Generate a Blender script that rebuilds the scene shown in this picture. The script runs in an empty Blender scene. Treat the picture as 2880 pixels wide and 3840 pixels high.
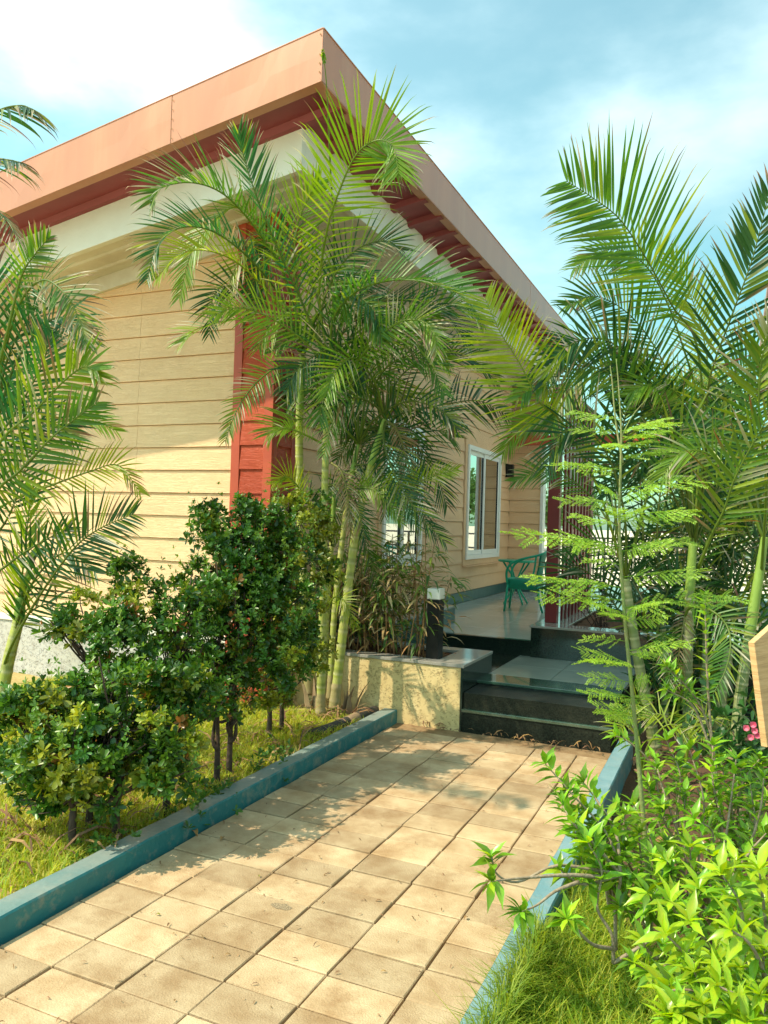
import bpy, bmesh, math, random
import numpy as np
from mathutils import Vector, Matrix, Quaternion

R = math.radians
rng = random.Random(7)
nrg = np.random.default_rng(7)
SC = bpy.context.scene
COL = SC.collection

# ------------------------------------------------------------------ camera
EYE = Vector((0.0, 0.0, 1.612))
_yaw, _pit, _rol = R(24.2), R(.74), R(1.7)
FWD = Vector((-math.sin(_yaw) * math.cos(_pit), math.cos(_yaw) * math.cos(_pit), math.sin(_pit)))
_r0 = Vector((math.cos(_yaw), math.sin(_yaw), 0)); _u0 = _r0.cross(FWD)
RGT = _r0 * math.cos(_rol) + _u0 * math.sin(_rol)
UPV = RGT.cross(FWD)
cam_data = bpy.data.cameras.new('camera')
cam_data.sensor_fit = 'AUTO'; cam_data.sensor_width = 36.0
cam_data.lens = 2937.0 / 3840.0 * 36.0
cam_data.clip_start = .05; cam_data.clip_end = 2000
cam = bpy.data.objects.new('camera', cam_data); COL.objects.link(cam)
cam.matrix_world = Matrix(((RGT.x, UPV.x, -FWD.x, EYE.x), (RGT.y, UPV.y, -FWD.y, EYE.y), (RGT.z, UPV.z, -FWD.z, EYE.z), (0, 0, 0, 1)))
SC.camera = cam

# ------------------------------------------------------------------ sky, sun, exposure
SUN_AZ, SUN_EL = R(47), R(52)
TOSUN = Vector((-math.sin(SUN_AZ) * math.cos(SUN_EL), -math.cos(SUN_AZ) * math.cos(SUN_EL), math.sin(SUN_EL)))
SC.view_settings.view_transform = 'Standard'; SC.view_settings.look = 'None'
SC.view_settings.gamma = 1.0; SC.view_settings.use_curve_mapping = False
SC.view_settings.exposure = 1.55
W = bpy.data.worlds.new('World'); SC.world = W; W.use_nodes = True
wn = W.node_tree.nodes; wl = W.node_tree.links
for n in list(wn): wn.remove(n)
w_out = wn.new('ShaderNodeOutputWorld'); w_bg = wn.new('ShaderNodeBackground'); w_bg.inputs[1].default_value = .15
sky = wn.new('ShaderNodeTexSky'); sky.sky_type = 'NISHITA'; sky.sun_disc = False
sky.sun_elevation = SUN_EL; sky.sun_rotation = math.atan2(TOSUN.x, TOSUN.y)
sky.air_density = 1.3; sky.dust_density = 1.5; sky.ozone_density = 1.2; sky.altitude = 300
hs = wn.new('ShaderNodeMix'); hs.data_type = 'RGBA'; hs.blend_type = 'MULTIPLY'; hs.inputs[0].default_value = 1
wl.new(sky.outputs[0], hs.inputs[6]); hs.inputs[7].default_value = (.29, .56, .45, 1)
tc = wn.new('ShaderNodeTexCoord'); mp = wn.new('ShaderNodeMapping'); mp.inputs['Scale'].default_value = (1, 1, 2.2)
mp.inputs['Location'].default_value = (.55, .1, .3)
wl.new(tc.outputs['Generated'], mp.inputs[0])
nz = wn.new('ShaderNodeTexNoise'); nz.inputs['Scale'].default_value = 2.1; nz.inputs['Detail'].default_value = 7; nz.inputs['Roughness'].default_value = .52
wl.new(mp.outputs[0], nz.inputs[0])
cr = wn.new('ShaderNodeMapRange'); cr.interpolation_type = 'SMOOTHSTEP'
cr.inputs[1].default_value = .42; cr.inputs[2].default_value = .86; cr.inputs[3].default_value = .10; cr.inputs[4].default_value = .80
wl.new(nz.outputs[0], cr.inputs[0])
# thin high cloud scatters the sunlight forward: brighter towards the sun
dt = wn.new('ShaderNodeVectorMath'); dt.operation = 'DOT_PRODUCT'; dt.inputs[1].default_value = TOSUN
nmv = wn.new('ShaderNodeVectorMath'); nmv.operation = 'NORMALIZE'; wl.new(tc.outputs['Generated'], nmv.inputs[0]); wl.new(nmv.outputs[0], dt.inputs[0])
gl = wn.new('ShaderNodeMapRange'); gl.inputs[1].default_value = -.35; gl.inputs[2].default_value = .95; gl.inputs[3].default_value = 1.55; gl.inputs[4].default_value = 12.0
wl.new(dt.outputs['Value'], gl.inputs[0])
cc = wn.new('ShaderNodeMix'); cc.data_type = 'RGBA'; cc.blend_type = 'MULTIPLY'; cc.inputs[0].default_value = 1
cc.inputs[6].default_value = (.84, .96, .93, 1)
cx = wn.new('ShaderNodeCombineColor')
for i in range(3): wl.new(gl.outputs[0], cx.inputs[i])
wl.new(cx.outputs[0], cc.inputs[7])
mx = wn.new('ShaderNodeMix'); mx.data_type = 'RGBA'
wl.new(cr.outputs[0], mx.inputs[0]); wl.new(hs.outputs[2], mx.inputs[6]); wl.new(cc.outputs[2], mx.inputs[7])
wl.new(mx.outputs[2], w_bg.inputs[0]); wl.new(w_bg.outputs[0], w_out.inputs[0])

sd = bpy.data.lights.new('sun', 'SUN'); sd.energy = 2.2; sd.angle = R(.6); sd.color = (1, .87, .66)
sun = bpy.data.objects.new('sun', sd); COL.objects.link(sun)
sun.rotation_euler = (-TOSUN).to_track_quat('-Z', 'Y').to_euler(); sun.location = (-6, -6, 12)
SC.cycles.max_bounces = 8; SC.cycles.transparent_max_bounces = 16
try: SC.cycles.use_denoising = True
except Exception: pass

# ------------------------------------------------------------------ helpers
def ray(x, y):
    x, y = x * 1.736, y * 1.736
    return FWD + RGT * ((x - 1440) / 2937) - UPV * ((y - 1920) / 2937)
def at(x, y, d): return EYE + ray(x, y) * d
def on_z(x, y, z=0.0):
    r = ray(x, y); return EYE + r * ((z - EYE.z) / r.z)

class MB:
    def __init__(s): s.v = []; s.f = []; s.c = []; s.col = (1, 1, 1)
    def add(s, vs, fs):
        o = len(s.v); s.v += [tuple(p) for p in vs]; s.f += [tuple(i + o for i in f) for f in fs]; s.c += [s.col] * len(vs)
    def box(s, x0, x1, y0, y1, z0, z1):
        s.add([(x0, y0, z0), (x1, y0, z0), (x1, y1, z0), (x0, y1, z0), (x0, y0, z1), (x1, y0, z1), (x1, y1, z1), (x0, y1, z1)],
              [(3, 2, 1, 0), (4, 5, 6, 7), (0, 1, 5, 4), (1, 2, 6, 5), (2, 3, 7, 6), (3, 0, 4, 7)])
    def cbox(s, x0, x1, y0, y1, z0, z1, b=.004):   # box with a chamfered top
        vs = []
        for (i, z) in ((0, z0), (0, z1 - b), (b, z1)):
            vs += [(x0 + i, y0 + i, z), (x1 - i, y0 + i, z), (x1 - i, y1 - i, z), (x0 + i, y1 - i, z)]
        fs = [(3, 2, 1, 0), (8, 9, 10, 11)]
        for k in (0, 4):
            for i in range(4): fs.append((k + i, k + (i + 1) % 4, k + 4 + (i + 1) % 4, k + 4 + i))
        s.add(vs, fs)
    def tube(s, pts, rad, n=6, cap=True, cols=None):
        pts = [Vector(p) for p in pts]; m = len(pts)
        if not hasattr(rad, '__len__'): rad = [rad] * m
        t = (pts[1] - pts[0]).normalized(); a = t.orthogonal().normalized()
        vs = []; base = len(s.v)
        for i, p in enumerate(pts):
            t = (pts[min(i + 1, m - 1)] - pts[max(i - 1, 0)]).normalized()
            a = (a - t * a.dot(t)).normalized(); b = t.cross(a)
            for k in range(n):
                an = 2 * math.pi * k / n
                vs.append(p + (a * math.cos(an) + b * math.sin(an)) * rad[i])
        fs = []
        for i in range(m - 1):
            for k in range(n):
                k2 = (k + 1) % n; fs.append((i * n + k, i * n + k2, (i + 1) * n + k2, (i + 1) * n + k))
        if cap: fs.append(tuple(range(n - 1, -1, -1))); fs.append(tuple((m - 1) * n + k for k in range(n)))
        s.add(vs, fs)
        if cols:
            for i in range(m):
                for k in range(n): s.c[base + i * n + k] = cols[i]
    def prism(s, poly, fn, a, b):   # polygon (u,w) swept between a and b; fn(u,w,t)->xyz
        n = len(poly)
        s.add([fn(u, w, a) for u, w in poly] + [fn(u, w, b) for u, w in poly],
              [tuple(range(n)), tuple(range(2 * n - 1, n - 1, -1))] + [(i, i + n, (i + 1) % n + n, (i + 1) % n) for i in range(n)])
    def mesh(s, name, smooth=False):
        me = bpy.data.meshes.new(name); me.from_pydata(s.v, [], s.f)
        at_ = me.attributes.new('tint', 'FLOAT_COLOR', 'POINT')
        at_.data.foreach_set('color', np.array([(c[0], c[1], c[2], 1) for c in s.c], dtype=np.float32).ravel())
        bm = bmesh.new(); bm.from_mesh(me); bmesh.ops.recalc_face_normals(bm, faces=bm.faces[:]); bm.to_mesh(me); bm.free()
        if smooth: me.polygons.foreach_set('use_smooth', [True] * len(me.polygons))
        me.update(); return me
    def build(s, name, mat, parent=None, smooth=False, bevel=0, loc=None, norecalc=False):
        me = s.mesh(name, smooth); me.materials.append(mat)
        return put(name, me, parent, bevel, loc)
def put(name, me, parent=None, bevel=0, loc=None):
    o = bpy.data.objects.new(name, me); COL.objects.link(o)
    if parent is not None:
        o.parent = parent; o.matrix_parent_inverse = PINV(parent)
    if loc is not None: o.location = loc
    if bevel:
        b = o.modifiers.new('bevel', 'BEVEL'); b.width = bevel; b.segments = 2; b.limit_method = 'ANGLE'; b.angle_limit = R(40)
    return o
def WM(o):
    m = o.matrix_basis.copy()
    return WM(o.parent) @ o.matrix_parent_inverse @ m if o.parent else m
def PINV(p): return WM(p).inverted()
def tag(o, label=None, cat=None, group=None, kind=None):
    if label: o['label'] = label
    if cat: o['category'] = cat
    if group: o['group'] = group
    if kind: o['kind'] = kind
    return o
def thing(name, label, cat, loc=(0, 0, 0), group=None, rz=0):
    o = bpy.data.objects.new(name, None); COL.objects.link(o); o.location = loc; o.rotation_euler = (0, 0, rz)
    o.empty_display_size = .1
    return tag(o, label, cat, group)
def tri_mesh(name, V, F, C=None, smooth=False):
    """big meshes: V (n,3), F (m,k) with one k"""
    me = bpy.data.meshes.new(name); n, (m, k) = len(V), F.shape
    me.vertices.add(n); me.vertices.foreach_set('co', V.astype(np.float32).ravel())
    me.loops.add(m * k); me.loops.foreach_set('vertex_index', F.astype(np.int32).ravel())
    me.polygons.add(m); me.polygons.foreach_set('loop_start', np.arange(0, m * k, k, dtype=np.int32))
    if C is not None:
        a = me.attributes.new('tint', 'FLOAT_COLOR', 'POINT')
        a.data.foreach_set('color', np.hstack([C, np.ones((n, 1))]).astype(np.float32).ravel())
    if smooth: me.polygons.foreach_set('use_smooth', np.ones(m, dtype=bool))
    me.update(calc_edges=True); me.validate(); return me
def spline(pts, n):
    """Catmull-Rom through pts"""
    P = [Vector(p) for p in pts]; P = [P[0] * 2 - P[1]] + P + [P[-1] * 2 - P[-2]]
    out = []; m = len(P) - 3
    for i in range(n):
        t = i / (n - 1) * m; k = min(int(t), m - 1); t -= k
        a, b, c, d = P[k:k + 4]
        out.append(.5 * ((2 * b) + (c - a) * t + (2 * a - 5 * b + 4 * c - d) * t * t + (3 * b - a - 3 * c + d) * t ** 3))
    return out

# ------------------------------------------------------------------ materials
def mat(name, col, rough=.6, var=None, vscale=4, bump=0, bscale=40, spec=.4, metal=0, coords='pos', tint=False, rnd=0, stretch=(1, 1, 1), trans=0, dirt=None, dscale=2, detail=6, coat=0):
    """col base colour; var second colour mixed by noise; dirt (colour, amount); tint multiplies the 'tint' attribute"""
    m = bpy.data.materials.new(name); m.use_nodes = True; t = m.node_tree; N = t.nodes; L = t.links
    p = N['Principled BSDF']; p.inputs['Roughness'].default_value = rough; p.inputs['Metallic'].default_value = metal
    p.inputs['Specular IOR Level'].default_value = spec
    if coat: p.inputs['Coat Weight'].default_value = coat
    g = N.new('ShaderNodeNewGeometry' if coords == 'pos' else 'ShaderNodeTexCoord')
    src = g.outputs['Position'] if coords == 'pos' else g.outputs['Object']
    mpn = N.new('ShaderNodeMapping'); mpn.inputs['Scale'].default_value = stretch; L.new(src, mpn.inputs[0])
    cur = None
    def rgb(c):
        n = N.new('ShaderNodeRGB'); n.outputs[0].default_value = (*c, 1); return n.outputs[0]
    def mix(a, b, f, mode='MIX'):
        n = N.new('ShaderNodeMix'); n.data_type = 'RGBA'; n.blend_type = mode
        if isinstance(f, float): n.inputs[0].default_value = f
        else: L.new(f, n.inputs[0])
        L.new(a, n.inputs[6]); L.new(b, n.inputs[7]); return n.outputs[2]
    def noise(sc, lo, hi, det=6, rgh=.6, vec=None):
        n = N.new('ShaderNodeTexNoise'); n.inputs['Scale'].default_value = sc; n.inputs['Detail'].default_value = det; n.inputs['Roughness'].default_value = rgh
        L.new(vec or mpn.outputs[0], n.inputs[0])
        r = N.new('ShaderNodeMapRange'); r.inputs[1].default_value = lo; r.inputs[2].default_value = hi; L.new(n.outputs[0], r.inputs[0]); return r.outputs[0]
    cur = rgb(col)
    if var is not None: cur = mix(cur, rgb(var), noise(vscale, .35, .65, detail))
    if dirt is not None:
        f = noise(dscale, .5, .72, 8, .7); k = N.new('ShaderNodeMath'); k.operation = 'MULTIPLY'; k.inputs[1].default_value = dirt[1]; L.new(f, k.inputs[0])
        cur = mix(cur, rgb(dirt[0]), k.outputs[0])
    if tint:
        a = N.new('ShaderNodeAttribute'); a.attribute_name = 'tint'; cur = mix(cur, a.outputs['Color'], 1.0, 'MULTIPLY')
    if rnd:
        oi = N.new('ShaderNodeObjectInfo'); hv = N.new('ShaderNodeHueSaturation')
        r1 = N.new('ShaderNodeMapRange'); r1.inputs[3].default_value = 1 - rnd; r1.inputs[4].default_value = 1 + rnd; L.new(oi.outputs['Random'], r1.inputs[0]); L.new(r1.outputs[0], hv.inputs['Value'])
        L.new(cur, hv.inputs['Color']); cur = hv.outputs[0]
    L.new(cur, p.inputs['Base Color'])
    if bump:
        n = N.new('ShaderNodeTexNoise'); n.inputs['Scale'].default_value = bscale; n.inputs['Detail'].default_value = 8; L.new(mpn.outputs[0], n.inputs[0])
        b = N.new('ShaderNodeBump'); b.inputs['Strength'].default_value = bump; b.inputs['Distance'].default_value = .01; L.new(n.outputs[0], b.inputs['Height']); L.new(b.outputs[0], p.inputs['Normal'])
    if trans:
        tr = N.new('ShaderNodeBsdfTranslucent'); ms = N.new('ShaderNodeMixShader'); ms.inputs[0].default_value = trans
        bright = N.new('ShaderNodeHueSaturation'); bright.inputs['Value'].default_value = 1.7; bright.inputs['Saturation'].default_value = 1.05; bright.inputs['Hue'].default_value = .485
        L.new(cur, bright.inputs['Color']); L.new(bright.outputs[0], tr.inputs[0])
        L.new(p.outputs[0], ms.inputs[1]); L.new(tr.outputs[0], ms.inputs[2]); L.new(ms.outputs[0], N['Material Output'].inputs[0])
    return m

def ghost(m): return m.node_tree.nodes, m.node_tree.links, m.node_tree.nodes['Principled BSDF']

M = {}
# siding: cream fibre cement with embossed wood grain that runs along the board
def siding_mat(name, col, var, axis, rough=.55, grain=.55):
    m = mat(name, col, rough, var=var, vscale=1.3, rnd=.03, spec=.3, dirt=((col[0] * .72, col[1] * .66, col[2] * .6), .35), dscale=1.7)
    N, L, p = ghost(m)
    g = N.new('ShaderNodeNewGeometry'); mp_ = N.new('ShaderNodeMapping')
    mp_.inputs['Scale'].default_value = (1.6, 1.6, 30) ; L.new(g.outputs['Position'], mp_.inputs[0])
    w = N.new('ShaderNodeTexNoise'); w.inputs['Scale'].default_value = 2.2; w.inputs['Detail'].default_value = 3; w.inputs['Distortion'].default_value = 1.6
    L.new(mp_.outputs[0], w.inputs[0])
    s = N.new('ShaderNodeMath'); s.operation = 'SINE'; k = N.new('ShaderNodeMath'); k.operation = 'MULTIPLY'; k.inputs[1].default_value = 38
    L.new(w.outputs[0], k.inputs[0]); L.new(k.outputs[0], s.inputs[0])
    b = N.new('ShaderNodeBump'); b.inputs['Strength'].default_value = grain; b.inputs['Distance'].default_value = .003
    L.new(s.outputs[0], b.inputs['Height']); L.new(b.outputs[0], p.inputs['Normal'])
    return m
M['siding'] = siding_mat('cream_siding', (.90, .60, .355), (.86, .555, .315), 0)
M['sheath'] = mat('brown_sheathing', (.34, .21, .10), .9)
M['redwood'] = siding_mat('red_siding', (.50, .085, .035), (.42, .06, .025), 0, .5)
M['redtrim'] = mat('red_trim', (.46, .075, .03), .5, var=(.38, .055, .025), vscale=3, bump=.1, bscale=60)
M['fascia'] = mat('fascia_metal', (.50, .205, .105), .34, var=(.45, .18, .095), vscale=1.2, spec=.6, dirt=((.56, .31, .18), .35), dscale=1.6, stretch=(2.2, 2.2, .22), bump=.05, bscale=2.2)
M['soffit_red'] = mat('soffit_red', (.29, .052, .06), .45, var=(.24, .04, .045), vscale=2)
M['soffit_white'] = mat('soffit_white', (.66, .62, .52), .5, var=(.58, .52, .42), vscale=2.5, dirt=((.4, .34, .26), .4))
M['beam'] = mat('white_render', (.74, .72, .64), .8, var=(.68, .65, .57), vscale=2, bump=.25, bscale=35, dirt=((.55, .50, .42), .5), dscale=1.4)
M['plinth'] = mat('plinth_texture', (.55, .52, .50), .9, var=(.44, .42, .41), vscale=5, bump=.9, bscale=28, stretch=(1, 1, 2.4))
M['capwhite'] = mat('plinth_cap', (.75, .72, .64), .8, bump=.2)
M['whiteframe'] = mat('white_upvc', (.80, .80, .77), .35, var=(.75, .75, .71), vscale=3)
M['black'] = mat('black_metal', (.010, .011, .011), .35, var=(.018, .018, .018), vscale=8, spec=.2)
M['gasket'] = mat('dark_gasket', (.03, .03, .03), .6)
M['granite'] = mat('black_granite', (.007, .011, .009), .10, var=(.022, .038, .028), vscale=150, spec=.6, dirt=((.07, .08, .06), .22), dscale=6)
M['tread'] = mat('polished_tread', (.022, .06, .036), .11, var=(.045, .095, .06), vscale=130, spec=.8, dirt=((.22, .22, .17), .4), dscale=5, coat=.5)
M['shaded_red'] = mat('red_darkened_for_shade', (.20, .012, .016), .4, var=(.16, .010, .014), vscale=4)  # red of the slatted screen, its shade put into the base colour
M['granite_rough'] = mat('rough_granite', (.006, .008, .006), .4, var=(.022, .027, .019), vscale=90, spec=.15, bump=.2, bscale=120, dirt=((.12, .11, .07), .15), dscale=8)
M['granite_green'] = mat('green_granite', (.03, .085, .085), .35, var=(.06, .14, .13), vscale=14, spec=.5, dirt=((.02, .04, .04), .5), dscale=7)
M['ledge'] = mat('ledge_granite', (.26, .25, .225), .12, var=(.34, .32, .28), vscale=120, spec=.6, dirt=((.35, .30, .22), .35), dscale=5)
M['decktile'] = mat('deck_tile', (.52, .52, .46), .12, var=(.44, .455, .40), vscale=2.2, spec=.55, rnd=.05, dirt=((.42, .38, .30), .5), dscale=1.6)
M['landtile'] = mat('landing_tile', (.30, .34, .285), .14, var=(.24, .285, .24), vscale=3, spec=.55, rnd=.05, dirt=((.34, .33, .26), .5), dscale=2.2)
M['soil'] = mat('soil', (.16, .065, .03), .95, var=(.10, .045, .02), vscale=14, bump=1, bscale=60, dirt=((.24, .13, .06), .6), dscale=9)
M['joint'] = mat('path_bed', (.20, .12, .055), .95, var=(.30, .20, .10), vscale=12, bump=.6, bscale=80)
M['green'] = mat('green_wicker', (.0, .29, .16), .4, var=(.0, .36, .22), vscale=12, spec=.5)
M['greenpaint'] = mat('green_tube', (.0, .34, .19), .3, var=(.0, .40, .24), vscale=6, spec=.5)
M['curtain'] = mat('curtain', (.66, .55, .22), .9, var=(.55, .46, .18), vscale=3, stretch=(6, 6, .3))
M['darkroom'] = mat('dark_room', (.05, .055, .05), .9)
M['bollardcap'] = mat('opal_diffuser', (.82, .80, .76), .3, var=(.76, .74, .70), vscale=6, trans=.15)
M['pipe'] = mat('pipe_rubber', (.03, .03, .028), .7, var=(.07, .06, .05), vscale=9, bump=.4)
M['paperbark'] = mat('dry_sheath', (.34, .24, .14), .9, var=(.20, .13, .07), vscale=12, stretch=(1, 1, .2), bump=.5)
M['wood'] = mat('raw_plywood', (.66, .40, .19), .7, var=(.52, .29, .12), vscale=3, stretch=(2, 2, 34), bump=.3, bscale=6, coords='obj', dirt=((.42, .26, .13), .5), dscale=3)
M['bark'] = mat('dark_bark', (.085, .055, .038), .9, var=(.05, .032, .024), vscale=22, bump=.9, bscale=50)
M['twig'] = mat('grey_twig', (.34, .27, .19), .85, var=(.22, .16, .10), vscale=30, bump=.5, bscale=90)
M['stem'] = mat('palm_stem', (1, 1, 1), .55, tint=True, var=(.82, .84, .70), vscale=16, stretch=(1, 1, .5), bump=.25, bscale=40)
M['frond'] = mat('palm_frond', (1, 1, 1), .38, tint=True, var=(.80, .88, .80), vscale=9, trans=.45, spec=.5)
M['hedge'] = mat('hedge_leaf', (1, 1, 1), .34, tint=True, trans=.28, spec=.5)
M['leaf'] = mat('broad_leaf', (.16, .36, .022), .3, var=(.11, .29, .02), vscale=20, tint=True, rnd=.42, trans=.34, spec=.5)
M['young'] = mat('young_leaf', (.30, .46, .022), .3, var=(.21, .40, .02), vscale=20, tint=True, rnd=.25, trans=.4, spec=.5)
M['feather'] = mat('feather_leaf', (.27, .44, .06), .45, var=(.22, .40, .05), vscale=25, tint=True, rnd=.15, trans=.42)
M['bamboo'] = mat('bamboo_leaf', (1, 1, 1), .5, tint=True, trans=.3)
M['cane'] = mat('bamboo_cane', (.44, .25, .11), .6, var=(.30, .15, .07), vscale=14, stretch=(1, 1, .4))
M['grass'] = mat('grass_blade', (1, 1, 1), .55, tint=True, trans=.5)
M['litter'] = mat('dry_litter', (.34, .22, .11), .85, tint=True, var=(.22, .13, .07), vscale=18, trans=.12)
M['sap'] = mat('sapling_bark', (.17, .25, .06), .7, var=(.24, .22, .10), vscale=20, bump=.4, bscale=70)
M['petal'] = mat('pink_petal', (.75, .06, .16), .5, var=(.8, .25, .35), vscale=14, trans=.3)
M['farleaf'] = mat('far_foliage', (1, 1, 1), .6, tint=True, trans=.2)
M['rail'] = mat('railing_paint', (.05, .05, .05), .5)

# paving tile: sandy concrete with worn, stained patches and fine pits
def paving():
    m = mat('paving', (.345, .225, .118), .8, var=(.49, .365, .22), vscale=5.0, spec=.25, rnd=.21, bump=.4, bscale=140, dirt=((.24, .135, .06), .8), dscale=3.6, detail=9)
    return m
M['paving'] = paving()
# painted kerb: teal-blue with dust lying on the flat top
def kerb_mat(name, col, dust, amt):
    m = mat(name, col, .5, var=(col[0] * .75, col[1] * .8, col[2] * .85), vscale=3, bump=.5, bscale=22, dirt=((.30, .27, .20), .75), dscale=11)
    N, L, p = ghost(m)
    g = N.new('ShaderNodeNewGeometry'); sx = N.new('ShaderNodeSeparateXYZ'); L.new(g.outputs['Normal'], sx.inputs[0])
    nn = N.new('ShaderNodeTexNoise'); nn.inputs['Scale'].default_value = 5; nn.inputs['Detail'].default_value = 9; L.new(g.outputs['Position'], nn.inputs[0])
    r = N.new('ShaderNodeMapRange'); r.inputs[1].default_value = .3; r.inputs[2].default_value = .6; r.inputs[3].default_value = amt * .55; r.inputs[4].default_value = amt; L.new(nn.outputs[0], r.inputs[0])
    up = N.new('ShaderNodeMapRange'); up.inputs[1].default_value = .6; up.inputs[2].default_value = .95; L.new(sx.outputs[2], up.inputs[0])
    k = N.new('ShaderNodeMath'); k.operation = 'MULTIPLY'; L.new(r.outputs[0], k.inputs[0]); L.new(up.outputs[0], k.inputs[1])
    old = p.inputs['Base Color'].links[0].from_socket
    x = N.new('ShaderNodeMix'); x.data_type = 'RGBA'; L.new(k.outputs[0], x.inputs[0]); L.new(old, x.inputs[6]); x.inputs[7].default_value = (*dust, 1)
    L.new(x.outputs[2], p.inputs['Base Color'])
    return m
M['kerbL'] = kerb_mat('kerb_teal', (.022, .17, .18), (.22, .25, .22), .92)
M['kerbR'] = kerb_mat('kerb_blue', (.06, .20, .235), (.22, .33, .36), .8)
# rustic textured plaster: cream with short dark horizontal grooves
def plaster(name, col, dark):
    m = mat(name, col, .9, var=(col[0] * .9, col[1] * .86, col[2] * .78), vscale=4, dirt=((col[0] * .6, col[1] * .52, col[2] * .4), .45), dscale=3)
    N, L, p = ghost(m)
    g = N.new('ShaderNodeNewGeometry'); mp_ = N.new('ShaderNodeMapping'); mp_.inputs['Scale'].default_value = (22, 22, 60); L.new(g.outputs['Position'], mp_.inputs[0])
    n = N.new('ShaderNodeTexNoise'); n.inputs['Scale'].default_value = 1.2; n.inputs['Detail'].default_value = 4; n.inputs['Distortion'].default_value = 1.2; L.new(mp_.outputs[0], n.inputs[0])
    a = N.new('ShaderNodeMath'); a.operation = 'SUBTRACT'; a.inputs[1].default_value = .5; L.new(n.outputs[0], a.inputs[0])
    ab = N.new('ShaderNodeMath'); ab.operation = 'ABSOLUTE'; L.new(a.outputs[0], ab.inputs[0])
    n2 = N.new('ShaderNodeTexNoise'); n2.inputs['Scale'].default_value = 30; L.new(g.outputs['Position'], n2.inputs[0])
    th = N.new('ShaderNodeMapRange'); th.inputs[1].default_value = .46; th.inputs[2].default_value = .56; th.inputs[3].default_value = 1; th.inputs[4].default_value = 0; L.new(n2.outputs[0], th.inputs[0])
    g0 = N.new('ShaderNodeMapRange'); g0.inputs[1].default_value = .0; g0.inputs[2].default_value = .022; L.new(ab.outputs[0], g0.inputs[0])
    gr = N.new('ShaderNodeMath'); gr.operation = 'MAXIMUM'; L.new(g0.outputs[0], gr.inputs[0]); L.new(th.outputs[0], gr.inputs[1])
    old = p.inputs['Base Color'].links[0].from_socket
    x = N.new('ShaderNodeMix'); x.data_type = 'RGBA'; L.new(gr.outputs[0], x.inputs[0]); L.new(old, x.inputs[7]); x.inputs[6].default_value = (*dark, 1)
    L.new(x.outputs[2], p.inputs['Base Color'])
    b = N.new('ShaderNodeBump'); b.inputs['Strength'].default_value = .8; b.inputs['Distance'].default_value = .006
    L.new(gr.outputs[0], b.inputs['Height']); L.new(b.outputs[0], p.inputs['Normal'])
    return m
M['plaster'] = plaster('cream_plaster', (.70, .54, .27), (.30, .20, .08))
M['plaster_grey'] = plaster('grey_plaster', (.52, .50, .48), (.28, .26, .25))
# woven wicker
def wicker():
    m = mat('wicker', (.0, .42, .25), .42, var=(.0, .48, .29), vscale=9, spec=.5)
    N, L, p = ghost(m)
    t = N.new('ShaderNodeTexCoord'); b = N.new('ShaderNodeTexBrick'); b.inputs['Scale'].default_value = 1
    b.inputs['Brick Width'].default_value = .03; b.inputs['Row Height'].default_value = .013; b.inputs['Mortar Size'].default_value = .0025; b.inputs['Mortar Smooth'].default_value = .6
    mp_ = N.new('ShaderNodeMapping'); mp_.inputs['Rotation'].default_value = (R(90), 0, 0)
    L.new(t.outputs['Object'], mp_.inputs[0]); L.new(mp_.outputs[0], b.inputs[0])
    bp = N.new('ShaderNodeBump'); bp.invert = True; bp.inputs['Strength'].default_value = 1; bp.inputs['Distance'].default_value = .006; L.new(b.outputs['Fac'], bp.inputs['Height']); L.new(bp.outputs[0], p.inputs['Normal'])
    old = p.inputs['Base Color'].links[0].from_socket
    x = N.new('ShaderNodeMix'); x.data_type = 'RGBA'; L.new(b.outputs['Fac'], x.inputs[0]); L.new(old, x.inputs[6]); x.inputs[7].default_value = (0, .10, .06, 1); L.new(x.outputs[2], p.inputs['Base Color'])
    return m
M['wicker'] = wicker()
def glass():
    m = bpy.data.materials.new('window_glass'); m.use_nodes = True; N = m.node_tree.nodes; L = m.node_tree.links
    N.remove(N['Principled BSDF'])
    g = N.new('ShaderNodeBsdfGlossy'); g.inputs['Roughness'].default_value = .01; g.inputs['Color'].default_value = (.9, .95, .95, 1)
    t = N.new('ShaderNodeBsdfTransparent'); t.inputs[0].default_value = (.82, .9, .88, 1)
    x = N.new('ShaderNodeMixShader'); f = N.new('ShaderNodeFresnel'); f.inputs[0].default_value = 1.5
    r = N.new('ShaderNodeMapRange'); r.inputs[1].default_value = 0; r.inputs[2].default_value = .5; r.inputs[3].default_value = .55; r.inputs[4].default_value = 1; L.new(f.outputs[0], r.inputs[0])
    L.new(r.outputs[0], x.inputs[0]); L.new(t.outputs[0], x.inputs[1]); L.new(g.outputs[0], x.inputs[2]); L.new(x.outputs[0], N['Material Output'].inputs[0])
    return m
M['glass'] = glass()
M['ground'] = mat('dry_ground', (.62, .52, .38), .95, var=(.70, .60, .46), vscale=.35, bump=.6, bscale=20, dirt=((.40, .36, .18), .5), dscale=.8)
M['bedL'] = mat('garden_earth', (.34, .24, .09), .95, var=(.46, .36, .15), vscale=2.2, bump=1, bscale=30, dirt=((.13, .11, .025), .7), dscale=2.6)
M['bedR'] = mat('shrub_bed_earth', (.11, .055, .028), .95, var=(.06, .033, .018), vscale=3, bump=1, bscale=30, dirt=((.09, .08, .02), .6), dscale=3)

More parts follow.
